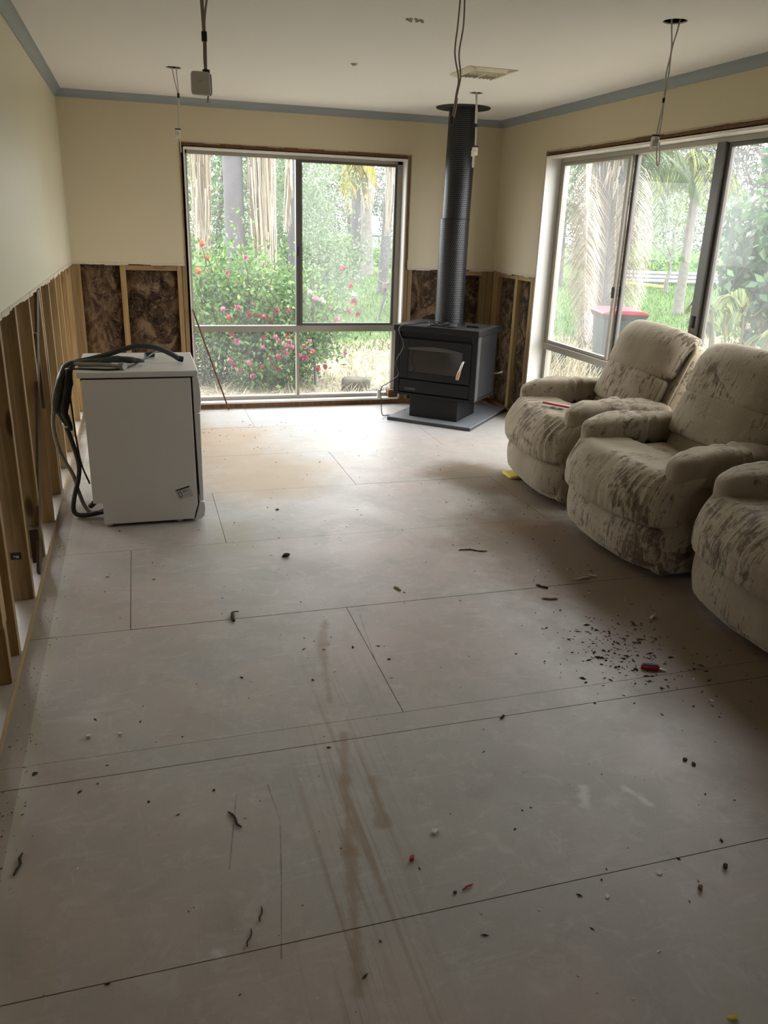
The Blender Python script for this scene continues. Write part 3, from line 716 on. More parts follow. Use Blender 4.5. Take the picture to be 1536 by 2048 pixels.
MB().tube([(.243, -.293, .43), (.236, -.296, .40), (.229, -.298, .365)], [.013, .0145, .013], 10, 2).build('grip', M['copper'], hd, True, local=True)
m = MB()
for k in range(3): m.box(-.15+.13*k, -.03+.13*k, -.15, -.12, dz0+.01, dz0+.2)
top = MB().box(-.372, .372, -.25, .27, .70, .748).build('top_slab', M['stove'], bevel=.006, **B)
MB().box(-.366, .366, -.244, .264, .7481, .7505).build('top_plate', M['stovegrey'], top, local=True, bevel=.001)
mm = MB(); mm.box(-.30, .30, .215, .22, .7507, .752); mm.box(.295, .30, -.15, .215, .7507, .752); mm.build('top_groove', M['stove'], top, local=True)
MB().lathe([(.135, .7505), (.135, .765), (.118, .768)], 32, (.0, .03, 0)).build('flue_collar', M['stove'], smooth=True, **B)
MB().tube([(.365, .2, .36), (.41, .19, .37), (.44, .2, .385)], .007, 8).build('air_control', M['silver'], smooth=True, **B)
# flue: lower and upper perforated casings, ceiling plate
fx, fy = 2.915+.03*math.sin(-sz), 6.285+.03*math.cos(sz)
fl_ = thing('flue_pipe', 'tall black perforated flue pipe rising from the stove to the ceiling', 'flue', (fx, fy, .80))
m = MB(); z0 = 0
m.lathe([(.116, 0), (.116, .80), (.112, .802), (.112, 0)], 40, (0, 0, 0), False); m.build('lower_casing', M['perf'], fl_, True, local=True)
up_ = MB(); v = []
a, b = Vector((0, 0, .79)), Vector((.018, .01, 1.60))
up_.lathe([(.110, .79), (.110, 1.6), (.106, 1.6), (.106, .79)], 40, (0, 0, 0), False)
up_.v = [(p[0]+.018*(p[2]-.79)/.81+.006, p[1]+.01*(p[2]-.79)/.81, p[2]) for p in up_.v]
up_.build('upper_casing', M['perf'], fl_, True, local=True)
m = MB()
m.lathe([(.1175, .795), (.1175, .806)], 40, (0, 0, 0), False); m.build('joint_band', M['stove'], fl_, True, local=True)
MB().tube([(0, 0, -.03), (0, 0, 1.6)], .075, 24, 1).build('inner_pipe', M['black'], fl_, True, local=True)
pl = MB().lathe([(.205, 1.592), (.208, 1.596), (.208, 1.5995), (.0, 1.5995)], 48, (.02, .01, 0)); pl.build('ceiling_plate', M['black'], fl_, True, local=True)
# fan cord coiled on the stove top, running down its front
cz = .0315+.7505
m = MB(); pts = []
for k in range(40):
    a = k*.62; rr = .05+.02*math.sin(k*1.7); pts.append((2.80+rr*1.9*math.cos(a)*.9, 6.155+rr*1.3*math.sin(a)-.02, cz+.008+.0008*k))
m.tube(pts, .005, 6, 3); m.puff((2.88, 6.10, cz+.016), (.045, .03, .016), 4, 8)
m.tube([pts[-1], (2.70, 6.20, cz+.03), (2.60, 6.24, cz+.008), (2.52, 6.235, cz+.006), (2.475, 6.215, cz-.03), (2.50, 6.155, .63), (2.45, 6.19, .50), (2.47, 6.17, .40), (2.40, 6.23, .32), (2.375, 6.33, .26), (2.38, 6.33, .14), (2.40, 6.36, .03), (2.46, 6.42, .006), (2.58, 6.46, .006), (2.64, 6.47, .035)], .0042, 6, 5)
Ri = Matrix.Rotation(-sz, 3, 'Z'); m.v = [tuple(Ri @ (Vector(p)-Vector(st.location))) for p in m.v]
m.build('power_cord', M['cord'], st, True, local=True)
m = MB().bar((3.02, 6.12, cz+.007), (3.10, 6.06, cz+.007), .022, .013); tag(m.build('metal_tool', M['stove'], bevel=.003), 'small dark metal bar lying on the stove top right of the flue', 'tool')
tag(MB().bar((1.165, 6.83, .006), (.905, 6.885, .84), .010, .012).build('timber_stick', M['redwood']), 'thin brown timber stick leaning on the left side of the back window', 'stick')
tag(MB().box(2.50, 2.53, 6.86, 6.875, .056, .14).build('window_clip', M['white'], bevel=.003), 'small white offcut standing by the stove at the window foot', 'offcut')
# ---- dishwasher (door faces +X; side panel faces the viewer)
dw = thing('dishwasher', 'white freestanding dishwasher turned side-on beside the open stud wall', 'dishwasher', (.45, 4.45, 0))
ya, yb = 4.15, 4.75
side = [(.190, .780), (.190, .137), (.236, .137), (.236, .018), (.692, .018), (.718, .100), (.712, .780)]
for a, b in ((ya, ya+.02), (yb-.02, yb)):
    MB().prism(side, 'y', a, b).build('side_panel', M['whiteenamel'], dw, bevel=.002)
MB().box(.20, .69, ya+.02, yb-.02, .15, .775).build('body', M['aludark'], dw)
MB().box(.245, .69, ya+.02, yb-.02, .02, .15).build('base', M['black'], dw)
MB().box(.168, .752, ya-.006, yb+.006, .788, .818).build('worktop', M['whiteenamel'], dw, bevel=.006, seg=3)
MB().box(.185, .712, ya+.004, yb-.004, .776, .789).build('worktop_trim', M['seal'], dw)
MB().box(.709, .724, ya+.006, yb-.006, .10, .786).build('door_seal', M['seal'], dw)
MB().prism([(.721, .784), (.752, .784), (.758, .72), (.760, .66), (.754, .60), (.722, .597)], 'y', ya, yb).build('control_panel', M['whiteenamel'], dw, bevel=.004)
MB().prism([(.722, .594), (.752, .594), (.750, .118), (.731, .118)], 'y', ya, yb).build('door', M['whiteenamel'], dw, bevel=.003)
MB().prism([(.726, .110), (.752, .110), (.757, .075), (.752, .035), (.735, .016), (.700, .014), (.722, .09)], 'y', ya, yb).build('kick_plate', M['whiteenamel'], dw, bevel=.003)
for x in (.26, .62):
    for y in (ya+.04, yb-.04): MB().lathe([(.018, 0), (.018, .012), (.010, .014), (.010, .03)], 12, (x, y, 0)).build('foot', M['plasticw'], dw, True)
stc = MB(); stc.add([(.603, ya-.0008, .187), (.679, ya-.0008, .210), (.697, ya-.0008, .147), (.621, ya-.0008, .130)], [(0, 1, 2, 3)]); stc = stc.build('sticker', M['sticker'], dw)
mm = MB()
def onst(u, v): return (.603+.076*u+.018*v, ya-.0012, .187+.023*u-.057*v)
def stq(u0, u1, v0, v1): mm.add([onst(u0, v0), onst(u1, v0), onst(u1, v1), onst(u0, v1)], [(0, 1, 2, 3)])
stq(.04, .96, .04, .16); stq(.10, .32, .30, .36); stq(.10, .14, .36, .8); stq(.28, .32, .36, .8); stq(.14, .28, .74, .8); stq(.40, .8, .3, .34); stq(.4, .7, .42, .46); stq(.18, .24, .88, .95)
mm.build('sticker_print', M['stoveside'], stc)
m = MB(); m.tube([(.236, 4.32, .09), (.20, 4.32, .10), (.175, 4.33, .075), (.16, 4.34, .06)], .014, 8); m.build('hose_elbow', M['hosedark'], dw, True)
# hoses and cord draped over it
top = .8185
def hose(name, label, pts, r, mat, cat='hose', end=None, n=10):
    t = thing(name, label, cat, pts[0]); MB().tube(pts, r, n, 5).build('tube', mat, t, True)
    if end:
        a, b, rr, mt = end; MB().tube([a, b], rr, 12, 1).build('connector', mt, t, True)
    return t
hose('drain_hose', 'dark grey drain hose arching over the dishwasher top to its front', [(.082, 4.40, .50), (.05, 4.385, .58), (.055, 4.37, .68), (.085, 4.36, .775), (.14, 4.365, .825), (.224, 4.38, .845), (.307, 4.38, .866), (.391, 4.38, .893), (.475, 4.38, .910), (.558, 4.38, .900), (.628, 4.385, .868), (.672, 4.39, .838)], [.015]*5+[.014]*7, M['hosedark'], end=((.668, 4.39, .841), (.69, 4.395, .835), .0155, M['seal']))
def bag(pts, r):
    m = MB().tube(pts, r, 14, 5, .7)
    m.v = [(p[0]+.006*mnoise.noise((p[0]*40, p[1]*40, p[2]*25)), p[1]+.012*mnoise.noise((p[0]*30, p[1]*30+4, p[2]*30)), p[2]+.004*mnoise.noise((p[0]*30, p[1]*30+9, p[2]*30))) for p in m.v]
    return m
t = thing('hose_sleeve', 'bulky black rubber sleeve hanging over the rear edge of the dishwasher', 'sleeve', (.08, 4.35, .5))
bag([(.49, 4.36, .837), (.43, 4.34, .843), (.36, 4.36, .846), (.27, 4.34, .842), (.18, 4.33, .838), (.125, 4.32, .825), (.095, 4.32, .775), (.07, 4.33, .70), (.045, 4.35, .62), (.03, 4.36, .575)], [.012, .022, .026, .02, .018, .026, .033, .036, .033, .018]).build('sleeve', M['hosedark'], t, True)
bag([(.15, 4.28, .832), (.128, 4.27, .80), (.12, 4.275, .74), (.10, 4.29, .66), (.085, 4.30, .59), (.10, 4.31, .53), (.105, 4.32, .49)], [.012, .02, .026, .027, .025, .022, .010]).build('sleeve', M['seal'], t, True)
hose('fill_hose', 'light grey fill hose with threaded end on the dishwasher top', [(.378, 4.205, top+.017), (.33, 4.255, top+.014), (.264, 4.295, top+.012), (.20, 4.30, top+.013), (.14, 4.31, top+.012), (.10, 4.33, .78), (.06, 4.37, .68), (.02, 4.40, .56), (.015, 4.40, .46), (.028, 4.40, .368), (.055, 4.40, .293), (.085, 4.40, .223), (.103, 4.40, .13), (.129, 4.38, .05), (.165, 4.35, .02), (.235, 4.32, .045)], .0105, M['hosegrey'], end=((.375, 4.208, top+.0175), (.398, 4.187, top+.018), .0175, M['hosegrey']))
hose('inlet_hose', 'black inlet hose looping to the floor behind the dishwasher', [(.085, 4.33, .50), (.103, 4.345, .413), (.122, 4.36, .302), (.112, 4.37, .209), (.084, 4.37, .117), (.072, 4.36, .04), (.095, 4.34, .016), (.15, 4.33, .016), (.238, 4.33, .03)], .0125, M['hosedark'])
hose('power_lead', 'thin black power lead with a plug lying across the dishwasher top', [(.165, 4.40, .17), (.132, 4.40, .283), (.118, 4.40, .437), (.113, 4.39, .587), (.11, 4.37, .70), (.11, 4.30, .80), (.14, 4.20, top+.008), (.231, 4.205, top+.005), (.336, 4.185, top+.005), (.415, 4.25, top+.005), (.498, 4.42, top+.02), (.564, 4.58, top+.03), (.63, 4.65, top+.01), (.655, 4.63, top+.005)], .0048, M['cord'], 'lead', end=((.50, 4.55, top+.016), (.545, 4.57, top+.017), .015, M['cord']), n=7)
# ---- ceiling: vent, hanging cables, patches
vt = thing('ceiling_vent', 'square cream louvred air vent in the ceiling above the stove', 'vent', (2.51, 4.885, 2.4))
m = MB(); o_, i_ = .152, .105
for s in (-1, 1):
    m.prism([(s*o_, -.0), (s*o_, -.004), (s*i_, -.016), (s*i_, 0)], 'y', -o_, o_)
    m.prism([(s*o_, -.0), (s*o_, -.004), (s*i_, -.016), (s*i_, 0)], 'x', -i_, i_)
m.build('frame', M['vent'], vt, local=True)
MB().box(-.105, .105, -.105, .105, -.002, -.0005).build('duct_shade_sheet', M['black'], vt, local=True)  # flat black sheet stands in for the shade inside the duct
MB().box(-.004, .004, -.105, .105, -.017, -.004).build('divider', M['vent'], vt, local=True); MB().box(-.105, .105, -.005, .005, -.018, -.004).build('divider', M['vent'], vt, local=True)
for q, (sx_, sy_) in enumerate(((-1, -1), (1, -1), (-1, 1), (1, 1))):
    for k in range(4):
        x = sx_*.056+(-1.5+k)*.025; y = sy_*.056
        MB().box(x-.011, x+.011, y-.046, y+.046, -.0115, -.0102, Matrix.Rotation(1.05 if sy_ < 0 else -1.15, 3, 'Y')).build('louvre', M['vent'], vt, local=True)
def cable(label, hole, pts_l, tapes, r, mat, group=None, name='hanging_cable', rose=True):
    t = thing(name, label, 'cable', (hole[0], hole[1], 2.4))
    for pts in pts_l: MB().tube(pts, r, 7, 5).build('wire', mat, t, True)
    for a, b, rr in tapes: MB().tube([a, b], rr, 10, 1).build('tape', M['tape'], t, True)
    return t
def rimhole(parent, hx, hy, r):
    m = MB(); m.lathe([(r, -.0004), (r+.0015, -.0009), (r+.003, -.0004)], 28, (hx, hy, 2.4), False); m.build('hole_rim', M['paperedge'], parent, True)
def connector(parent, c, s=1.0, loop=True, name='plug_socket', flip=1):
    x, y, z = c
    o = MB().box(x-.016*s, x+.014*s, y-.014, y+.014, z-.022*s, z+.022*s).build(name, M['plasticw'], parent, bevel=.004)
    MB().box(x-.020*s, x-.012*s, y-.010, y+.010, z-.028*s, z+.006*s).build('socket_lug', M['plasticw'], o, bevel=.002)
    MB().box(x-.008*s, x+.004*s, y-.0155, y-.0135, z-.006, z+.010).build('socket_face', M['paperedge'], o)
    MB().box(x-.018*s, x+.018*s, y-.006, y+.006, z+.024*s, z+.030*s).build('cable_clip', M['tape'], o)
    return o
t = cable('thin white pair of cables hanging left of the back window', (.784, 5.62), [[(.772, 5.62, 2.43), (.785, 5.62, 2.34), (.803, 5.62, 2.25), (.800, 5.62, 2.15), (.795, 5.62, 2.06)], [(.80, 5.62, 2.43), (.803, 5.62, 2.34), (.807, 5.62, 2.25), (.806, 5.62, 2.15), (.799, 5.62, 2.06)]], [((.805, 5.62, 2.262), (.805, 5.62, 2.236), .0075)], .0034, M['cable'])
rimhole(t, .784, 5.62, .045); connector(t, (.792, 5.62, 2.035)); MB().tube([(.797, 5.62, 2.02), (.803, 5.62, 1.98), (.806, 5.62, 1.93)], .0032, 6).build('wire_tail', M['cable'], t, True)
t = cable('thick grey-pink cables hanging with a round-cornered junction box, upper left', (.80, 3.41), [[(.775, 3.41, 2.43), (.777, 3.41, 2.30), (.782, 3.41, 2.17), (.781, 3.41, 2.10), (.783, 3.41, 2.06)], [(.785, 3.41, 2.43), (.783, 3.41, 2.30), (.786, 3.41, 2.17), (.785, 3.41, 2.10), (.787, 3.41, 2.06)], [(.83, 3.41, 2.43), (.80, 3.41, 2.30), (.787, 3.41, 2.22), (.788, 3.41, 2.15), (.786, 3.41, 2.06)]], [((.784, 3.41, 2.19), (.784, 3.41, 2.158), .0105), ((.786, 3.41, 2.066), (.786, 3.41, 2.054), .014)], .0042, M['cabledull'])
rimhole(t, .80, 3.41, .05)
jb = MB().puff((.764, 3.405, 2.018), (.036, .012, .040), 6, 12).build('box_lid', M['plasticw'], t, True)
MB().box(.757, .771, 3.3922, 3.394, 2.022, 2.028).build('embossed_mark', M['paperedge'], jb)
MB().puff((.776, 3.420, 2.018), (.030, .012, .038), 5, 12).build('box_back', M['sheetgrey'], t, True)
MB().tube([(.792, 3.42, 1.985), (.79, 3.42, 1.972), (.788, 3.42, 1.955)], .004, 6).build('screw_lug', M['silver'], t, True)
t = cable('long grey pair of cables hanging in front of the flue top', (1.79, 3.41), [[(1.782, 3.41, 2.43), (1.776, 3.41, 2.30), (1.770, 3.41, 2.20), (1.792, 3.41, 2.11), (1.785, 3.41, 2.05), (1.776, 3.41, 1.97)], [(1.798, 3.41, 2.43), (1.80, 3.41, 2.30), (1.788, 3.41, 2.20), (1.800, 3.41, 2.12), (1.789, 3.41, 2.05), (1.780, 3.41, 1.97)]], [((1.775, 3.41, 1.972), (1.772, 3.41, 1.94), .0055)], .0034, M['cabledull'])
rimhole(t, 1.79, 3.41, .045); MB().tube([(1.789, 3.41, 2.04), (1.783, 3.41, 2.0), (1.778, 3.41, 1.968)], [.0055, .0075, .006], 8).build('joined_sheath', M['cabledull'], t, True)
t = cable('white cables with a white plug hanging at the right edge of the flue', (2.77, 5.62), [[(2.764, 5.62, 2.43), (2.772, 5.62, 2.36), (2.778, 5.62, 2.26), (2.785, 5.62, 2.15), (2.786, 5.62, 2.08)], [(2.775, 5.62, 2.43), (2.779, 5.62, 2.36), (2.784, 5.62, 2.26), (2.790, 5.62, 2.15), (2.789, 5.62, 2.08)]], [((2.780, 5.62, 2.212), (2.781, 5.62, 2.192), .012)], .0035, M['cable'])
rimhole(t, 2.77, 5.62, .045); MB().tube([(2.777, 5.62, 2.35), (2.78, 5.62, 2.29), (2.781, 5.62, 2.215)], [.005, .009, .008], 8).build('joined_sheath', M['cable'], t, True)
connector(t, (2.788, 5.62, 2.04), 1.15); m = MB(); m.tube([(2.776, 5.62, 2.015), (2.775, 5.62, 1.96), (2.779, 5.62, 1.937), (2.784, 5.62, 1.96), (2.784, 5.62, 2.015)], .0035, 6); m.build('wire_loop', M['cable'], t, True)
t = cable('white cables crossing below a ceiling hole, hanging before the right window', (2.764, 3.41), [[(2.742, 3.41, 2.43), (2.752, 3.41, 2.37), (2.765, 3.41, 2.29), (2.755, 3.41, 2.20), (2.760, 3.41, 2.10), (2.752, 3.41, 2.02), (2.747, 3.41, 1.95)], [(2.79, 3.41, 2.43), (2.782, 3.41, 2.37), (2.766, 3.41, 2.29), (2.768, 3.41, 2.20), (2.762, 3.41, 2.10), (2.764, 3.41, 2.02), (2.760, 3.41, 1.95)]], [((2.760, 3.41, 2.106), (2.7595, 3.41, 2.088), .006)], .0034, M['cable'])
rimhole(t, 2.764, 3.41, .05); connector(t, (2.745, 3.41, 1.93), .95); m = MB(); m.tube([(2.757, 3.41, 1.95), (2.762, 3.41, 1.88), (2.770, 3.41, 1.84), (2.776, 3.41, 1.835), (2.780, 3.41, 1.845), (2.776, 3.41, 1.89), (2.768, 3.41, 1.93)], .003, 6); m.build('wire_loop', M['cable'], t, True)
m = MB(); m.lathe([(.02, -.001), (.016, -.006), (.006, -.012)], 14, (1.752, 4.978, 2.4)); tag(m.build('ceiling_stub', M['splinter'], smooth=True), 'small brownish stub left in the ceiling, between window and middle', 'stub')
m = MB()
for k in range(9): a = k*2.4; m.box(1.73+.02*math.cos(a)*(1+k*.15), 1.742+.02*math.cos(a)*(1+k*.15), 3.85+.018*math.sin(a), 3.857+.018*math.sin(a), 2.394-.0004*k, 2.3998)
tag(m.build('torn_ceiling_patch', M['paperedge']), 'torn paint patch in the ceiling near the top middle', 'patch')
# ---- loose debris on the floor
def debris(name, label, cat, x, y, kind, mat, L=.04, rz=0, wd=.008, h=.006, group=None):
    m = MB()
    if kind == 'stick':
        n = 5; pts = [((k/(n-1)-.5)*L, .05*L*math.sin(k*2.1+x*9), h*.5+.0008*math.sin(k*3)) for k in range(n)]
        m.tube(pts, [wd*.3, wd*.5, wd*.45, wd*.5, wd*.25], 6, 2); m.v = [(p[0], p[1], max(.0003, p[2])) for p in m.v]
    elif kind == 'chip':
        n = 7; ring = [(L*.5*(.7+.5*random.random())*math.cos(2*PI*k/n), L*.4*(.7+.5*random.random())*math.sin(2*PI*k/n)) for k in range(n)]
        m.prism(ring, 'z', .0004, h)
    elif kind == 'hook':
        m.tube([(-.02, -.05, .006), (-.012, -.02, .007), (0, .01, .008), (.012, .018, .008), (.03, .014, .007)], [.006, .008, .007, .003, .002], 7, 3)
    elif kind == 'ring':
        pts = [(.016*math.cos(a*PI/8), .012*math.sin(a*PI/8), .012) for a in range(15)]; m.tube(pts, .009, 8, 1); m.box(-.03, -.012, -.006, .004, .0005, .008)
    elif kind == 'knife':
        m.puff((0, 0, .008), (.034, .011, .008), 5, 8)
    if kind in ('chip', 'ring'): m.v = [(p[0]*.72, p[1]*.72, p[2]*.72) for p in m.v]
    o = m.build(name, mat, smooth=kind in ('stick', 'hook', 'ring', 'knife')); o.location = (x, y, .0005); o.rotation_euler = (0, 0, rz)
    return tag(o, label, cat, group)
debris('pipe_clip', 'small black round clip lying alone in the middle of the floor', 'clip', 1.096, 3.574, 'ring', M['black'])
debris('bark_hook', 'hooked dark strip of bark left of the floor middle', 'debris', .775, 3.002, 'hook', M['bark'], rz=.3)
debris('charred_splinter', 'dark thin splinter lying on the foreground floor, lower left of middle', 'splinter', .644, 1.795, 'stick', M['bark'], .075, 1.9, .007)
debris('charred_splinter', 'dark upright-lying splinter at the far left of the foreground floor', 'splinter', .103, 1.768, 'stick', M['bark'], .075, 1.45, .008)
k_ = debris('pocket_knife', 'red and black pocket tool among crumbs in front of the nearest recliner', 'tool', 2.244, 2.225, 'knife', M['red'], rz=-.45)
o = MB().puff((0, -.001, .0155), (.028, .008, .004), 5, 6).build('black_scale', M['black'], None, True); o.parent = k_
o = MB().tube([(.03, -.004, .005), (.058, -.012, .004)], [.005, .002], 6, 1).build('blade', M['silver'], None, True); o.parent = k_
debris('red_plug', 'small red plastic plug on the bare foreground floor', 'plastic', 1.068, 1.535, 'chip', M['red'], .022, .5, h=.014)
debris('red_sliver', 'thin red sliver lower right of the red plug', 'plastic', 1.173, 1.413, 'stick', M['red'], .035, .35, .005)
debris('black_pellet', 'small black pellet left of the thin red sliver', 'debris', 1.137, 1.405, 'chip', M['black'], .013, 0)
debris('wood_splinter', 'pale long splinter on the brown dirt before the middle recliner', 'splinter', 2.407, 3.015, 'stick', M['splinter'], .085, .12, .012)
debris('wood_splinter', 'pale short splinter touching the tip of the long one by the middle recliner', 'splinter', 2.47, 3.03, 'stick', M['splinter'], .045, -.6, .012)
debris('wood_splinter', 'pale flat splinter at the left rim of the brown dirt', 'splinter', 2.153, 2.853, 'stick', M['splinter'], .07, -.25, .014)
debris('wood_splinter', 'yellowish splinter nearest the third recliner footrest', 'splinter', 2.503, 2.591, 'stick', M['splinter'], .055, .6, .014)
debris('bark_strip', 'dark curled bark strip left of the pale splinters', 'debris', 2.176, 2.975, 'stick', M['bark'], .06, -.9, .010)
debris('bark_strip', 'dark straight twig on the grey floor before the far recliner', 'debris', 1.99, 3.465, 'stick', M['bark'], .07, .05, .006)
debris('bark_strip', 'thin dark twig just below another twig before the far recliner', 'debris', 2.05, 3.44, 'stick', M['bark'], .10, -.45, .006)
debris('wood_splinter', 'short pale splinter in the shade of the far recliner', 'splinter', 2.80, 4.33, 'stick', M['splinter'], .05, .9, .010)
debris('plaster_chip', 'white curled plaster chip on the foreground floor', 'chip', 1.16, 1.614, 'chip', M['chip'], .026, 0, h=.01)
debris('plaster_chip', 'white plaster lump near the left wall, the larger of a pair', 'chip', .245, 2.278, 'chip', M['chip'], .022, 0, h=.012)
debris('plaster_chip', 'white plaster lump near the left wall, the smaller of a pair', 'chip', .338, 2.268, 'chip', M['chip'], .016, 0, h=.01)
debris('wood_offcut', 'tan wood flake on the grey floor at the picture middle', 'debris', 1.519, 3.101, 'stick', M['splinter'], .05, 1.9, .014)
debris('dirt_clod', 'brown clod on the floor at the lower right picture edge', 'debris', 1.85, 1.305, 'chip', M['bark'], .022, 0, h=.012)
debris('yellow_flake', 'yellow flake on the floor at the bottom right corner', 'debris', 1.582, .944, 'stick', M['yellow'], .022, -.3, .010)
debris('dry_leaf', 'brown leaf crumb lower right of the white scuff marks, upper of two', 'debris', 2.028, 1.716, 'chip', M['bark'], .022, .4)
debris('dry_leaf', 'brown leaf crumb lower right of the white scuff marks, lower of two', 'debris', 2.04, 1.690, 'chip', M['bark'], .025, 1.4)
debris('grey_stain_clod', 'flat grey-brown clod near the left plate between the two saw joints', 'debris', .103, 2.131, 'chip', M['bark'], .024, .4, h=.004)
debris('bark_sliver', 'thin brown curved sliver on the lower left floor, upper of two', 'debris', .667, 1.46, 'stick', M['bark'], .045, 1.3, .004)
debris('bark_sliver', 'thin brown curved sliver on the lower left floor, lower of two', 'debris', .632, 1.40, 'stick', M['bark'], .05, 1.2, .004)
debris('bark_scrap', 'dark scrap on the pale floor left, in front of the back window', 'debris', 1.162, 4.25, 'chip', M['bark'], .03, .4)
debris('bark_scrap', 'dark scrap below the short double saw joint right of the middle', 'debris', 1.564, 2.065, 'stick', M['bark'], .025, .6, .008)
debris('paint_flake', 'cream paint flake on the lower right floor', 'chip', 1.671, 1.334, 'chip', M['chip'], .03, .2, h=.002)
debris('paint_flake', 'cream paint flake touching the nearest joint on the lower right floor', 'chip', 1.50, 1.30, 'chip', M['chip'], .024, .7, h=.002)
debris('brown_pebble', 'small brown pebble under the nearest joint on the right', 'debris', 1.74, 1.26, 'chip', M['redwood'], .02, .3, h=.012)
m = MB()
def crumb(x, y, s):
    a = random.random()*PI; l = s*random.uniform(.7, 2.2); w_ = s*random.uniform(.4, .9); h_ = s*random.uniform(.3, .8); ca, sa = math.cos(a), math.sin(a)
    m.add([(x+ca*l, y+sa*l, .0004), (x-sa*w_, y+ca*w_, .0004), (x-ca*l, y-sa*l, .0004), (x+sa*w_, y-ca*w_, .0004), (x, y, h_)], [(0, 1, 4), (1, 2, 4), (2, 3, 4), (3, 0, 4)])
for k in range(420): crumb(random.uniform(.12, 3.3), random.uniform(.7, 6.7), random.choice((.002, .003, .004, .006)))
for k in range(260): crumb(random.gauss(2.2, .12), random.gauss(2.36, .14), random.choice((.003, .004, .005, .009)))
for k in range(240): crumb(random.gauss(2.42, .16), random.uniform(1.5, 4.6), random.choice((.002, .003, .005)))
for k in range(420): crumb(random.uniform(.004, .10), random.uniform(1.6, 6.5), random.choice((.0015, .002, .003)))
for k in range(60): crumb(random.gauss(1.2, .2), random.gauss(5.9, .3), random.choice((.002, .003, .005)))
tag(m.build('floor_crumbs', M['bark']), 'dark crumbs and bark dust scattered over the whole floor', 'crumbs', kind='stuff')
m = MB()
for k in range(170): crumb(random.uniform(.05, 2.5), random.uniform(.7, 5.5), random.choice((.002, .003, .005)))
tag(m.build('plaster_crumbs', M['chip']), 'tiny white plaster crumbs scattered over the grey floor', 'crumbs', kind='stuff')
# ================================================================== OUTDOORS
g = MB(); N_ = 40; xs = np.linspace(-30, 90, N_+1); ys = np.linspace(-20, 110, N_+1)
g.add([(x, y, -.30+.02*mnoise.noise((x*.3, y*.3, 0))) for y in ys for x in xs], [(j*(N_+1)+i, j*(N_+1)+i+1, (j+1)*(N_+1)+i+1, (j+1)*(N_+1)+i) for j in range(N_) for i in range(N_)])
go = g.build('garden_ground', M['ground'], smooth=True); struct(go)
GZ = -.30
def leaves(P_, size, aspect=.42, hang=0., flat=0.):
    n = len(P_); d = RNG.normal(size=(n, 3)); d[:, 2] = d[:, 2]*(1-flat)-hang*1.5; d /= np.linalg.norm(d, axis=1)[:, None]
    s = np.cross(d, RNG.normal(size=(n, 3))); s /= np.linalg.norm(s, axis=1)[:, None]; nn = np.cross(d, s)
    L = (size*RNG.uniform(.6, 1.3, n))[:, None]
    v = np.stack([P_, P_+d*L*.45+s*L*aspect*.5+nn*L*.06, P_+d*L-nn*L*.05, P_+d*L*.45-s*L*aspect*.5+nn*L*.06], 1).reshape(-1, 3)
    return v, np.arange(n*4).reshape(-1, 4)
def clumps(c, r, n, k=40, sig=.28, low=-1.0, shell=.35):
    u = RNG.normal(size=(k, 3)); u /= np.linalg.norm(u, axis=1)[:, None]; u *= RNG.uniform(shell, 1, (k, 1))**.6; u[:, 2] = np.maximum(u[:, 2], low)
    q = u[RNG.integers(0, k, n)]+RNG.normal(size=(n, 3))*sig
    return np.array(c)+q*np.array(r)
def limb(m, a, b, r0, r1, wob=.05, n=6):
    a, b = Vector(a), Vector(b); L = (b-a).length
    pts = [a.lerp(b, k/n)+Vector((random.uniform(-1, 1), random.uniform(-1, 1), 0))*wob*L*(0 if k in (0, n) else 1) for k in range(n+1)]
    m.tube(pts, [r0+(r1-r0)*k/n for k in range(n+1)], 7, 2); return pts
def leafy(name, label, cat, base, c, r, n, size, mat, k=40, sig=.28, aspect=.42, hang=0., trunk=(.10, .04), branches=5, group=None, bark='mottled', low=-1.0):
    t = thing(name, label, cat, base, 0, group)
    m = MB(); top = Vector((c[0], c[1], c[2]+r[2]*.25)); limb(m, base, top, trunk[0], trunk[1], .03)
    for q in range(branches):
        a = q*2.4+random.random(); e = Vector((c[0]+r[0]*.75*math.cos(a), c[1]+r[1]*.75*math.sin(a), c[2]+r[2]*random.uniform(-.2, .7)))
        limb(m, Vector(base).lerp(top, random.uniform(.35, .8)), e, trunk[1], trunk[1]*.3, .05)
    m.build('trunk' if trunk[0] > .05 else 'stems', M[bark], t, True)
    v, q = leaves(clumps(c, r, n, k, sig, low), np.full(n, size), aspect, hang); o = np_obj('foliage', v, q, M[mat], t); o['kind'] = 'stuff'
    return t
def strands(top, bot, n, w, r_top, r_bot, taper=.35, sway=.05, seg=4):
    """hanging dry leaflets: thin ribbons from about `top` down to varied ends"""
    top, bot = np.array(top, float), np.array(bot, float); V = []; Q = []; k = 0
    for i in range(n):
        a = random.random()*2*PI; rr = math.sqrt(random.random()); t0 = random.random()**1.5*.75; t1 = min(1.0, t0+random.uniform(.18, .5))
        off0 = np.array((math.cos(a)*rr, math.sin(a)*rr, 0)); wd = w*random.uniform(.5, 1.3); px = random.uniform(-1, 1)*sway; py = random.uniform(-1, 1)*sway
        b = random.random()*PI
        for s_ in range(seg+1):
            tt = t0+(t1-t0)*s_/seg; R_ = r_top*(1-tt)+r_bot*tt; R_ *= 1-taper*max(0, tt-.6)
            p = top*(1-tt)+bot*tt+off0*R_+np.array((px, py, 0))*(s_/seg)**2
            ww = wd*(1-.8*s_/seg); dv = np.array((math.cos(b), math.sin(b), 0))*ww/2; V += [p-dv, p+dv]
            if s_ < seg: Q.append((k, k+1, k+3, k+2)); 
            k += 2
    return np.array(V), np.array(Q)
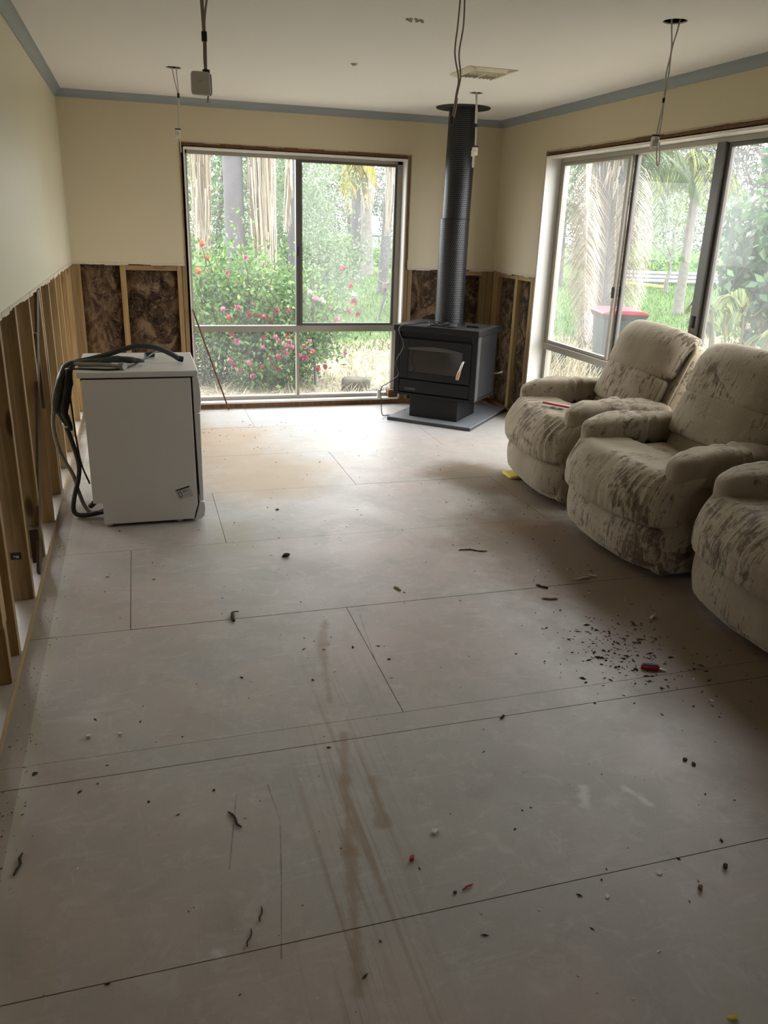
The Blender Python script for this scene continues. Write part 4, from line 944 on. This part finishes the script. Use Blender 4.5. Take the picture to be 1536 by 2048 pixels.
def frond(base, az, el, L, droop, nl=46, ll=.42, lw=.022, hang=.6, side=None):
    """one feather frond: rachis ribbon and paired leaflets"""
    base = np.array(base, float); hd = np.array((math.cos(az), math.sin(az), 0)); sd = np.array((-math.sin(az), math.cos(az), 0)); V = []; Q = []; k = 0
    P_ = lambda t: base+hd*L*math.cos(el)*t*(1-.25*t*droop/max(L, .1))+np.array((0, 0, L*math.sin(el)*t-droop*t*t))
    for i in range(12):
        a, b = P_(i/12), P_((i+1)/12); ww = .02*(1-i/13)
        V += [a-sd*ww, a+sd*ww, b+sd*ww*.9, b-sd*ww*.9]; Q.append((k, k+1, k+2, k+3)); k += 4
    for i in range(nl):
        t = .12+.88*i/nl; p = P_(t); d = P_(min(1, t+.02))-P_(t-.02); d /= np.linalg.norm(d); l = ll*(math.sin(PI*min(1, .12+.9*t))**.5+.15)
        for sg in (-1, 1):
            dd = sg*sd*.8+d*.55+np.array((0, 0, -hang*random.uniform(.6, 1.3))); dd /= np.linalg.norm(dd); e = np.cross(dd, np.array((0, 0, 1.)))+.2*RNG.normal(size=3); e /= np.linalg.norm(e)
            m = p+dd*l*.5+np.array((0, 0, .02)); tip = p+dd*l+np.array((0, 0, -.12*l))
            V += [p-e*lw*.4, p+e*lw*.4, m+e*lw*.5, m-e*lw*.5, tip+e*lw*.12, tip-e*lw*.12]; Q += [(k, k+1, k+2, k+3), (k+3, k+2, k+4, k+5)]; k += 6
    return np.array(V), np.array(Q)
def trunk_rings(m, a, b, r0, r1, step=.16, amp=.05):
    a, b = Vector(a), Vector(b); n = int((b-a).length/step)*2; pts = [a.lerp(b, k/n) for k in range(n+1)]
    rr = [(r0+(r1-r0)*k/n)*(1+amp*(k % 2)) for k in range(n+1)]
    m.tube(pts, rr, 16, 1)
def palm(label, base, top, r0, r1, mat='palmtrunk', crown=None, skirts=(), flare=1.25, group='palms in the garden'):
    t = thing('palm_tree', label, 'palm', base, 0, None); m = MB(); b, tp = Vector(base), Vector(top)
    trunk_rings(m, b+Vector((0, 0, -.05)), tp, r0, r1); m.build('trunk', M[mat], t, True)
    m = MB(); m.tube([b+Vector((0, 0, -.05)), b+Vector((0, 0, .12)), b+Vector((0, 0, .3))], [r0*flare, r0*1.12, r0*.9], 16, 2); m.build('root_flare', M[mat], t, True)
    for (a, c, n, w_, rt, rb, mt) in skirts:
        v, q = strands(a, c, n, w_, rt, rb); o = np_obj('dead_frond_skirt', v, q, M[mt], t); o['kind'] = 'stuff'
    if crown:
        for (az, el, L, dr, mt, kw) in crown:
            v, q = frond(top, az, el, L, dr, **kw); np_obj('frond', v, q, M[mt], t)
    return t
def hang_fronds(t, tops, L, mt='straw', ll=.42, nl=64):
    for (x, y, z, az) in tops:
        v, q = frond((x, y, z), az, -1.46, L*random.uniform(.9, 1.05), 0, nl, ll, .016, .15); np_obj('dead_frond', v, q, M[mt], t)
def crown(n, L, dr, mt, el=(.2, 1.1), a0=0, **kw):
    return [(a0+i*2*PI/n+random.uniform(-.2, .2), random.uniform(*el), L*random.uniform(.85, 1.15), dr*random.uniform(.8, 1.2), mt, kw) for i in range(n)]
HI = dict(nl=26, ll=.5, lw=.04)
# --- palms seen through the back window
palm('thick smooth grey palm trunk rising behind the rose bush, left pane of the back window', (1.97, 13.0, GZ), (1.94, 13.0, 4.6), .155, .135,
     crown=crown(7, 2.2, 1.6, 'frondgreen', **HI), skirts=[((2.36, 13.05, 4.3), (2.42, 12.95, .05), 620, .022, .26, .17, 'straw')])
palm('palm wrapped in straw-coloured dead fronds at the left edge of the back window', (1.62, 14.6, GZ), (1.62, 14.6, 4.8), .10, .10, 'palmtrunkdark',
     crown=crown(6, 2.0, 1.5, 'frondgreen', **HI), skirts=[((1.62, 14.3, 4.4), (1.56, 14.2, .95), 420, .022, .20, .15, 'straw')])
palm('slim grey palm trunk with a pale hanging sheath just left of the back window mullion', (3.30, 15.6, GZ), (3.34, 15.6, 4.6), .075, .065,
     crown=crown(6, 1.9, 1.4, 'frondgreen', **HI), skirts=[((3.22, 15.2, 3.6), (3.13, 15.1, 1.35), 120, .03, .07, .05, 'straw')])
t = palm('upright grey palm with a yellow drooping crown, right pane of the back window', (7.62, 27.3, GZ), (7.52, 27.3, 3.9), .20, .125,
     skirts=[((7.75, 27.2, 3.6), (7.95, 27.2, 2.0), 120, .035, .35, .2, 'straw')])
for i in range(15):
    az = i*2*PI/15; v, q = frond((7.50, 27.2, 3.75), az, random.uniform(-.3, .6), random.uniform(.75, 1.2), random.uniform(1.0, 1.75), nl=30, ll=.42, lw=.045, hang=1.1); np_obj('frond', v, q, M['frondyellow'], t)
t = palm('leaning grey palm trunk at the right edge of the back window', (6.96, 21.9, GZ), (7.16, 21.9, 4.4), .145, .11,
     crown=crown(6, 2.0, 1.6, 'frondgreen', **HI), skirts=[((7.02, 21.7, 3.7), (7.0, 21.7, 1.25), 170, .03, .16, .06, 'straw'), ((7.24, 21.8, 3.7), (7.22, 21.8, 1.9), 110, .03, .14, .06, 'straw')])
t = thing('tree_stump', 'mottled shaggy palm stump between the two grey trunks', 'stump', (8.72, 30.2, GZ)); m = MB()
trunk_rings(m, (8.74, 30.2, GZ), (8.66, 30.2, 2.3), .30, .22, .15, .05); m.build('trunk', M['mottled'], t, True)
v, q = strands((8.6, 30, 4.2), (8.62, 30, 1.9), 160, .05, .45, .3); np_obj('dead_frond_skirt', v, q, M['straw'], t)['kind'] = 'stuff'
# --- rose bush, hedge, stakes, standard rose
rb = thing('rose_bush', 'tall sprawling rose bush with pink and red blooms outside the back window', 'bush', (1.75, 9.6, GZ))
m = MB(); cane_leaf = []
def cane(a, b, r=.012, n=24, sp=.10):
    pts = limb(m, a, b, r, r*.45, .06)
    for k in range(n):
        p = pts[int(len(pts)*(.2+.8*random.random())) % len(pts)]; cane_leaf.append(tuple(p+Vector((random.gauss(0, sp), random.gauss(0, sp), random.gauss(0, sp)))))
for k in range(26):
    a = random.uniform(-1, 1); cane((1.75+a*.5, 9.6+random.uniform(-.3, .3), GZ), (1.72+a*.75, 9.55+random.uniform(-.4, .5), random.uniform(.6, 1.35)), n=40)
for e in ((1.58, 9.4, 1.50), (1.30, 9.3, 1.25), (2.1, 9.4, 1.22), (2.4, 9.3, 1.0), (2.95, 9.25, .70), (2.85, 9.2, .35), (2.65, 9.1, .62), (2.7, 9.0, .10), (1.2, 9.3, 1.05)): cane((1.8, 9.5, .1), e, .010, 60, .08)
m.build('canes', M['stem'], rb, True)
P_ = np.concatenate([clumps((1.68, 9.75, .58), (.78, .55, .62), 6800, 60, .22), clumps((2.35, 9.5, .38), (.48, .35, .42), 2100, 26, .24), clumps((1.95, 9.2, .05), (.5, .3, .36), 1500, 24, .26), np.array(cane_leaf)])
P_[:, 2] = np.maximum(P_[:, 2], GZ+.02)
v, q = leaves(P_, np.full(len(P_), .062), .55, .1); np_obj('foliage', v, q, M['leafrose'], rb)['kind'] = 'stuff'
ROSES = [(1.183, 9.098, 1.296, 'o'), (1.129, 9.159, 1.01, 'o'), (1.222, 9.124, 1.147, 'o'), (1.617, 9.171, 1.153, 'p'), (1.419, 9.175, 0.988, 'p'), (1.36, 9.063, 0.618, 'p'), (1.508, 9.053, 0.629, 'p'), (1.718, 9.217, 0.657, 'p'), (1.413, 9.102, 0.527, 'r'), (1.654, 9.097, 0.545, 'r'), (1.747, 9.249, 0.529, 'r'), (1.814, 9.144, 0.523, 'r'), (1.916, 9.217, 0.478, 'r'), (1.971, 9.145, 0.594, 'm'), (2.031, 9.178, 0.582, 'r'), (2.097, 9.08, 0.601, 'p'), (1.776, 8.977, 0.321, 'r'), (1.938, 9.024, 0.313, 'p'), (2.054, 8.955, 0.331, 'r'), (1.979, 8.998, 0.271, 'p'), (2.078, 8.984, 0.273, 'p'), (2.001, 8.863, 0.242, 'p'), (2.099, 9.002, 0.206, 'p'), (1.773, 8.968, 0.206, 'p'), (2.008, 8.91, 0.149, 'p'), (1.917, 8.856, 0.122, 'r'), (1.49, 9.023, 0.268, 'p'), (1.425, 8.945, 0.062, 'm'), (1.456, 8.994, 0.008, 'm'), (1.613, 9.026, 0.022, 'p'), (1.735, 8.993, -0.015, 'r'), (1.835, 9.034, 0.068, 'r'), (1.936, 8.929, -0.017, 'r'), (1.509, 9.01, -0.059, 'p'), (1.635, 8.939, -0.095, 'p'), (2.255, 9.037, 0.209, 'p'), (2.346, 9.026, 0.154, 'r'), (2.24, 8.869, 0.098, 'm'), (2.186, 8.877, 0.134, 'p'), (2.3, 8.893, 0.283, 'p'), (2.438, 9.243, 0.703, 'p'), (2.577, 9.137, 0.618, 'p'), (2.683, 9.175, 0.486, 'p'), (2.786, 9.11, 0.879, 'r'), (2.857, 9.151, 0.687, 'r'), (2.814, 9.127, 0.592, 'r'), (2.9, 9.12, 0.547, 'r'), (2.711, 9.167, 1.06, 'r'), (2.85, 9.167, 0.767, 'w'), (2.492, 9.231, 0.713, 'w'), (2.414, 8.986, -0.044, 'r'), (2.492, 9.036, -0.026, 'r'), (2.718, 9.021, 0.132, 'p'), (2.363, 9.248, 0.783, 'w'), (2.511, 9.184, 0.682, 'w'), (1.437, 8.883, 0.371, 'r')]
RC = {'p': plain('pink_petals', (.42, .12, .20), .6), 'r': plain('crimson_petals', (.30, .018, .045), .6), 'm': plain('magenta_petals', (.40, .03, .15), .6), 'o': plain('orange_petals', (.42, .08, .03), .6), 'w': plain('white_petals', (.45, .44, .41), .6)}
def rose_mesh(mat):
    m = MB(); 
    for ring, (n, r, z, tilt) in enumerate(((5, .030, 0, .3), (5, .022, .008, .7), (4, .013, .014, 1.1))):
        for k in range(n):
            a = 2*PI*(k+.4*ring)/n; w_ = 1.15*PI/n; pt = lambda aa, rr, zz: (rr*math.cos(aa), rr*math.sin(aa), zz)
            m.add([pt(a, r*.2, z-.012), pt(a-w_, r*.9, z), pt(a-w_*.6, r*1.25, z+.018*tilt+.004), pt(a+w_*.6, r*1.25, z+.018*tilt+.004), pt(a+w_, r*.9, z)], [(0, 1, 2, 3, 4)])
    me = m.build('rose_flower', mat, None, True); d = me.data; bpy.data.objects.remove(me); return d
RM = {k: rose_mesh(v) for k, v in RC.items()}
for x, y, z, c in ROSES:
    o = bpy.data.objects.new('rose_flower', RM[c]); COL.objects.link(o); o.parent = rb; o.location = Vector((x, y, z))-Vector(rb.location); o.rotation_euler = (1.15+random.uniform(-.5, .5), random.uniform(-.5, .5), random.uniform(0, 6)); s_ = random.uniform(.8, 1.3); o.scale = (s_, s_, s_)
    o['label'] = {'p': 'pink rose', 'r': 'crimson rose', 'm': 'magenta rose', 'o': 'orange rose bud', 'w': 'white rose'}[c]
hd = thing('hedge', 'low dark green hedge under the roses, lower left pane of the back window', 'hedge', (1.6, 9.75, GZ)); m = MB()
for k in range(14): limb(m, (.95+k*.11, 9.75+random.uniform(-.15, .15), GZ), (.95+k*.11+random.uniform(-.1, .1), 9.75+random.uniform(-.2, .2), .15), .012, .005)
m.build('stems', M['stem'], hd, True)
P_ = np.stack([RNG.uniform(.75, 2.42, 11000), 9.72+RNG.normal(size=11000)*.24, RNG.uniform(GZ+.02, .36, 11000)], 1); P_[:, 2] += RNG.normal(size=11000)*.02
v, q = leaves(P_, np.full(11000, .036), .55); np_obj('foliage', v, q, M['leafhedge'], hd)['kind'] = 'stuff'
tag(MB().bar((2.45, 9.35, GZ), (2.41, 9.4, .86), .022, .022).build('garden_stake', M['palmtrunk']), 'grey garden stake standing in the rose bush right of the mullion', 'stake', 'garden stakes in the roses')
tag(MB().bar((2.17, 9.3, GZ), (2.18, 9.35, .66), .03, .02).build('garden_stake', M['palmtrunk']), 'pale flat garden stake behind the mullion of the back window', 'stake', 'garden stakes in the roses')
t = thing('standard_rose', 'bare pruned standard rose with a twiggy knob on a thin stem', 'plant', (5.17, 16.0, GZ)); m = MB(); limb(m, (5.17, 16, GZ), (5.30, 16, .36), .025, .03, .03); m.build('stem', M['palmtrunk'], t, True)
m = MB(); m.puff((5.30, 16, .38), (.10, .09, .06), 3, 6)
for k in range(26): a = k*2.4; limb(m, (5.30, 16, .38), (5.30+.22*math.cos(a), 16+.22*math.sin(a), .38+random.uniform(-.02, .16)), .010, .004, .08, 3)
m.build('pruned_head', M['mottled'], t, True)
m = MB().puff((2.86, 9.0, -.24), (.17, .11, .09), 2.6, 10); m.v = [tuple(c+.02*mnoise.noise((p[0]*9, p[1]*9, p[2]*9)) for c in p) for p in m.v]
tag(m.build('garden_rock', M['rock'], smooth=True), 'mossy brown rock lying in the straw below the back window', 'rock')
m = MB()
for k in range(3): limb(m, (2.95+k*.2, 8.85+k*.1, GZ+.02), (3.35+k*.2, 8.95+k*.12, GZ+.05), .02, .014, .04)
tag(m.build('fallen_branches', M['mottled'], smooth=True), 'grey fallen branches beside the mossy rock', 'branches', kind='stuff')
# --- blades
def blades(n, xr, yr, L, w_, lean, mat, name, label, cond=None):
    x = RNG.uniform(*xr, n); y = RNG.uniform(*yr, n)
    if cond is not None: k = cond(x, y); x, y = x[k], y[k]; n = len(x)
    a = RNG.uniform(0, 2*PI, n); l = L*RNG.uniform(.5, 1.4, n); le = lean*RNG.uniform(.4, 1.2, n)
    b = np.stack([x, y, np.full(n, GZ+.0)], 1); d = np.stack([np.cos(a)*np.sin(le), np.sin(a)*np.sin(le), np.cos(le)], 1); s = np.stack([-np.sin(a), np.cos(a), np.zeros(n)], 1)*w_
    v = np.stack([b-s, b+s, b+d*l[:, None]*.6+s*.7, b+d*l[:, None]+np.array((0, 0, -.1))*l[:, None]*np.sin(le)[:, None]], 1).reshape(-1, 3); v[:, 2] = np.maximum(v[:, 2], GZ+.012)
    o = np_obj(name, v, np.arange(4*n).reshape(-1, 4), M[mat]); return tag(o, label, 'grass', kind='stuff')
kk = lambda x, y: (y-.12*x) < 12.2
blades(26000, (.5, 11), (7.6, 14), .16, .006, 1.35, 'drygrass', 'dry_grass', 'dry straw and dead grass covering the ground near the house', kk)
blades(45000, (1, 22), (11.2, 30), .13, .009, .7, 'grass', 'lawn_grass', 'bright green lawn grass beyond the straw', lambda x, y: (y-.12*x) > 11.3)
blades(1500, (5.2, 7.6), (8.2, 10.6), .42, .007, .6, 'drygrass', 'tall_dry_grass', 'tall dry grass clumps below the right window', None)
# --- trees and shrubs behind
leafy('garden_tree', 'pale weeping tree filling the left pane of the back window', 'tree', (2.2, 18.5, GZ), (2.4, 18.5, 2.0), (2.4, 1.3, 2.6), 30000, .10, 'leafpale', 90, .20, .34, .5)
leafy('garden_tree', 'grey-green loose tree behind the back window mullion, sky showing through', 'tree', (4.7, 22, GZ), (4.65, 22, 3.3), (1.3, 1.2, 1.9), 8000, .10, 'leafpale', 60, .2, .34, .5)
leafy('garden_shrub', 'mid-green shrub beside the slim palm, behind the rose bush', 'shrub', (4.2, 17.5, GZ), (4.3, 17.5, .55), (1.1, .7, .85), 5200, .085, 'leafpale', 40, .24, .45, 0, (.03, .012))
leafy('garden_shrub', 'broad green shrub along the lawn behind the two grey trunks', 'shrub', (8.4, 31, GZ), (8.3, 31.5, .35), (2.3, .8, .75), 5200, .14, 'leafrose', 40, .24, .45, 0, (.04, .015))
leafy('garden_shrub', 'low green shrub left of the upright grey palm', 'shrub', (5.6, 26, GZ), (5.6, 26, .35), (1.0, .7, .7), 3600, .11, 'leafrose', 40, .24, .45, 0, (.03, .012))
FT = [((16, 62), (3.6, 3, 3.4), 'hazy tree far behind the grey sheet beyond the lawn'), ((9, 58), (4.5, 3, 2.4), 'hazy low tree far behind the upright palm'), ((24, 60), (5, 3, 4.2), 'hazy tall tree far off at the right of the back window'),
      ((36, 52), (6, 3, 5.0), 'hazy tree far off behind the palm cluster'), ((37, 48), (6, 3, 4.6), 'hazy tree far off above the stacked pipes'), ((56, 40), (6, 3, 5.0), 'hazy tree far off behind the lime palm'), ((27, 44), (4, 3, 2.6), 'hazy tree far off at the left edge of the right window'), ((2, 52), (6, 3, 4), 'hazy tree far off behind the pale weeping tree')]
for (x, y), r, lb in FT:
    leafy('far_tree', lb, 'tree', (x, y, GZ), (x, y, r[2]*.9), r, 9000, .26, 'leaffar', 60, .22, .5, .2, (.25, .08), 5, 'distant trees')
# --- seen through the right window
CR = dict(nl=40, ll=.5, lw=.022)
t = palm('dark ringed palm trunk with a shaggy grey skirt, left pane of the right window', (7.66, 12.0, GZ), (7.58, 12.0, 2.75), .17, .145, 'palmtrunkdark', crown(11, 1.7, 1.3, 'frondgreen', (.0, 1.2), **CR),
     [((7.58, 11.9, 2.9), (7.58, 11.9, 2.0), 160, .03, .26, .2, 'straw')])
hang_fronds(t, [(6.86, 11.3, 2.7, .2), (6.95, 11.35, 2.5, .4), (6.90, 11.25, 2.2, .1), (7.0, 11.4, 2.75, .9)], 2.5)
t = palm('second dark palm trunk beside the sliding window meeting stile', (8.70, 13.0, GZ), (8.50, 13.0, 3.1), .15, .135, 'palmtrunkdark', crown(10, 1.7, 1.3, 'frondgreen', (.0, 1.2), a0=.3, **CR),
     [((8.1, 12.4, 2.3), (8.32, 12.4, .9), 60, .03, .05, .05, 'straw')])
hang_fronds(t, [(7.58, 11.1, 2.8, .2), (7.62, 11.15, 2.6, .5), (7.55, 11.2, 2.3, .2)], 2.55)
palm('young lime-crowned palm with a slender pale trunk, middle pane of the right window', (13.0, 17.0, GZ), (12.98, 17.0, 3.0), .12, .085, 'mottled', crown(13, 1.6, 1.7, 'frondlime', (.3, 1.3), nl=44, ll=.55, lw=.03, hang=1.0))
palm('small dark palm far off left of the shaggy skirt', (14.5, 26, GZ), (14.4, 26, 2.3), .22, .2, 'palmtrunkdark', crown(10, 1.6, 1.3, 'frondgreen', (.0, 1.1), nl=30, ll=.5, lw=.04))
palm('feather palm behind the meeting stile with long arching fronds', (9.7, 14.9, GZ), (9.6, 14.9, 2.9), .13, .11, 'palmtrunkdark', crown(10, 1.9, 1.5, 'frondgreen', (.2, 1.1), **CR), [((10.9, 15.6, 2.1), (10.95, 15.6, 1.3), 60, .03, .08, .04, 'straw')])
# wheelie bin
bn = thing('wheelie_bin', 'dark wheelie bin with a red lid on the straw outside the right window', 'bin', (6.22, 8.95, GZ), -.28)
def taper(m, x, y, z0, z1, x2, y2):
    m.add([(-x, -y, z0), (x, -y, z0), (x, y, z0), (-x, y, z0), (-x2, -y2, z1), (x2, -y2, z1), (x2, y2, z1), (-x2, y2, z1)], [(3, 2, 1, 0), (4, 5, 6, 7), (0, 1, 5, 4), (1, 2, 6, 5), (2, 3, 7, 6), (3, 0, 4, 7)]); return m
taper(MB(), .20, .20, .05, .84, .245, .27).build('body', M['bindark'], bn, local=True, bevel=.012)
m = taper(MB(), .255, .28, .84, .90, .285, .31); m.build('rim', M['bindark'], bn, local=True, bevel=.006)
lid = MB(); lid.prism([(-.29, .90), (.29, .90), (.285, .925), (.2, .95), (0, .957), (-.2, .95), (-.285, .925)], 'y', -.32, .30); lid.build('lid', M['binlid'], bn, local=True, bevel=.012)
MB().tube([(-.2, .30, .88), (-.2, .37, .90), (.2, .37, .90), (.2, .30, .88)], .014, 8, 1).build('handle', M['bindark'], bn, local=True)
for s_ in (-1, 1): MB().tube([(s_*.20, .2, .10), (s_*.25, .2, .10)], .10, 18, 1).build('wheel', M['black'], bn, True, local=True)
# dark garden box
gb = thing('garden_box', 'dark two-tone box with sloping lid at the left foot of the right window', 'box', (5.92, 9.9, GZ), -.3)
taper(MB(), .12, .12, 0, .26, .13, .13).build('body', M['bindark'], gb, local=True, bevel=.005)
MB().box(-.135, .135, -.135, .135, .26, .275).build('rim', M['pipe'], gb, local=True)
MB().prism([(-.13, .275), (.13, .275), (.13, .34), (-.02, .42), (-.13, .42)], 'y', -.13, .13).build('lid', M['aludark'], gb, local=True, bevel=.005)
# pipes, yellow hose, fence
for lb, (dy, dz) in zip(('front pipe of the bottom row', 'middle pipe of the bottom row', 'rear pipe of the bottom row', 'front pipe of the middle row', 'rear pipe of the middle row', 'topmost pipe'), ((0, 0), (.32, 0), (.64, 0), (.16, .17), (.48, .17), (.32, .34))):
    tag(MB().tube([(17.9, 27.6+dy*.9, GZ+.14+dz*.8), (22.6, 26.4+dy*.9, GZ+.14+dz*.8)], .08, 10, 1).build('long_pipe', M['pipe'], None, True), lb+' in the pale grey stack beyond the lawn', 'pipe', 'pale pipes stacked beyond the lawn')
tag(MB().tube([(16.6, 26.6, GZ+.2), (17.6, 25.9, GZ+.12), (18.4, 25.4, GZ+.06), (18.7, 25.6, GZ+.1)], .06, 8).build('yellow_hose', M['yellow'], None, True), 'thick yellow hose lying in front of the pale pipe stack', 'hose')
fe = thing('wire_fence', 'dark post and rail fence running across behind the pipes', 'fence', (22, 38, GZ))
for x in (14.5, 18.2, 22.4, 26.6, 31, 35.5): MB().tube([(x, 38-.12*(x-22), GZ), (x, 38-.12*(x-22), 2.1 if x == 26.6 else 1.7)], .06, 8, 1).build('post', M['fence'], fe, True)
for z in (.75, 1.25, 1.62): MB().tube([(13, 39.1, z), (37, 36.2, z)], .03, 6, 1).build('rail', M['fence'], fe)
MB().tube([(26.6, 37.45, 1.9), (25.2, 37.6, 1.0), (24.4, 37.7, .2)], .03, 6, 1).build('brace', M['fence'], fe)
tag(MB().tube([(10.35, 42, GZ), (10.3, 42, 1.95)], .05, 8, 1).build('fence_post', M['fence'], None, True), 'thin dark fence post left of the upright grey palm', 'post')
gt = thing('garden_gate', 'dark framed gate with a pale blue-grey sheet behind the leaning palm', 'gate', (10.9, 38, GZ))
for x in (10.65, 12.4): MB().tube([(x, 38, GZ), (x, 38, 2.0)], .05, 8, 1).build('post', M['fence'], gt, True)
MB().box(10.6, 12.5, 37.97, 38.03, .98, 1.06).build('rail', M['fence'], gt); MB().box(10.68, 11.45, 37.98, 38.02, .05, 1.9).build('sheet', M['sheetgrey'], gt)
leafy('garden_tree', 'sparse pale bare-branched tree beside the lime palm', 'tree', (17.2, 23.5, GZ), (17.2, 23.5, 1.7), (2.2, 1.2, 1.2), 4200, .10, 'leafpale', 50, .24, .3, .3, (.08, .03), 9)
# broad-leaved shrub and areca clump near the right window
leafy('broadleaf_shrub', 'tall shrub with broad glossy leaves filling the right pane of the right window', 'shrub', (7.05, 7.0, GZ), (7.02, 7.0, 1.55), (.74, .75, 1.0), 7500, .105, 'leafbig', 60, .18, .66, .7, (.03, .014), 9, bark='stem')
leafy('garden_tree', 'grey olive tree high behind the broad-leaved shrub', 'tree', (10.1, 11.2, GZ), (10.05, 11.1, 3.1), (1.05, 1.2, 1.1), 9000, .10, 'leafolive', 60, .2, .3, .4, (.10, .04))
ar = thing('areca_palm', 'clump of thin-stemmed yellow-green palms at the foot of the right window', 'palm', (6.1, 6.5, GZ)); m = MB(); heads = []
for k in range(16):
    a = k*2.4; b = (6.1+.3*math.cos(a)*random.random(), 6.5+.4*math.sin(a)*random.random(), GZ); e = (b[0]+.25*math.cos(a), b[1]+.25*math.sin(a), random.uniform(.35, 1.0)); limb(m, b, e, .018, .012, .02); heads.append((e, a))
m.build('stems', M['stem'], ar, True)
for e, a in heads:
    for j in range(2):
        v, q = frond(e, a+j*1.8+random.uniform(-.4, .4), random.uniform(.5, 1.2), random.uniform(.35, .6), random.uniform(.3, .55), nl=20, ll=.15, lw=.022, hang=.7); np_obj('frond', v, q, M['leafareca'], ar)
leafy('garden_shrub', 'yellow-green shrub left of the dark window mullion', 'shrub', (9.1, 9.9, GZ), (9.1, 9.9, .55), (.45, .5, .75), 1500, .11, 'leafareca', 26, .26, .25, .5, (.025, .012))
leafy('garden_shrub', 'bright green scrub behind the fence at the middle of the right window', 'shrub', (21.5, 31, GZ), (21.5, 31, .3), (3.0, 1.5, .8), 4200, .18, 'leafrose', 40, .24, .4, 0, (.04, .02))
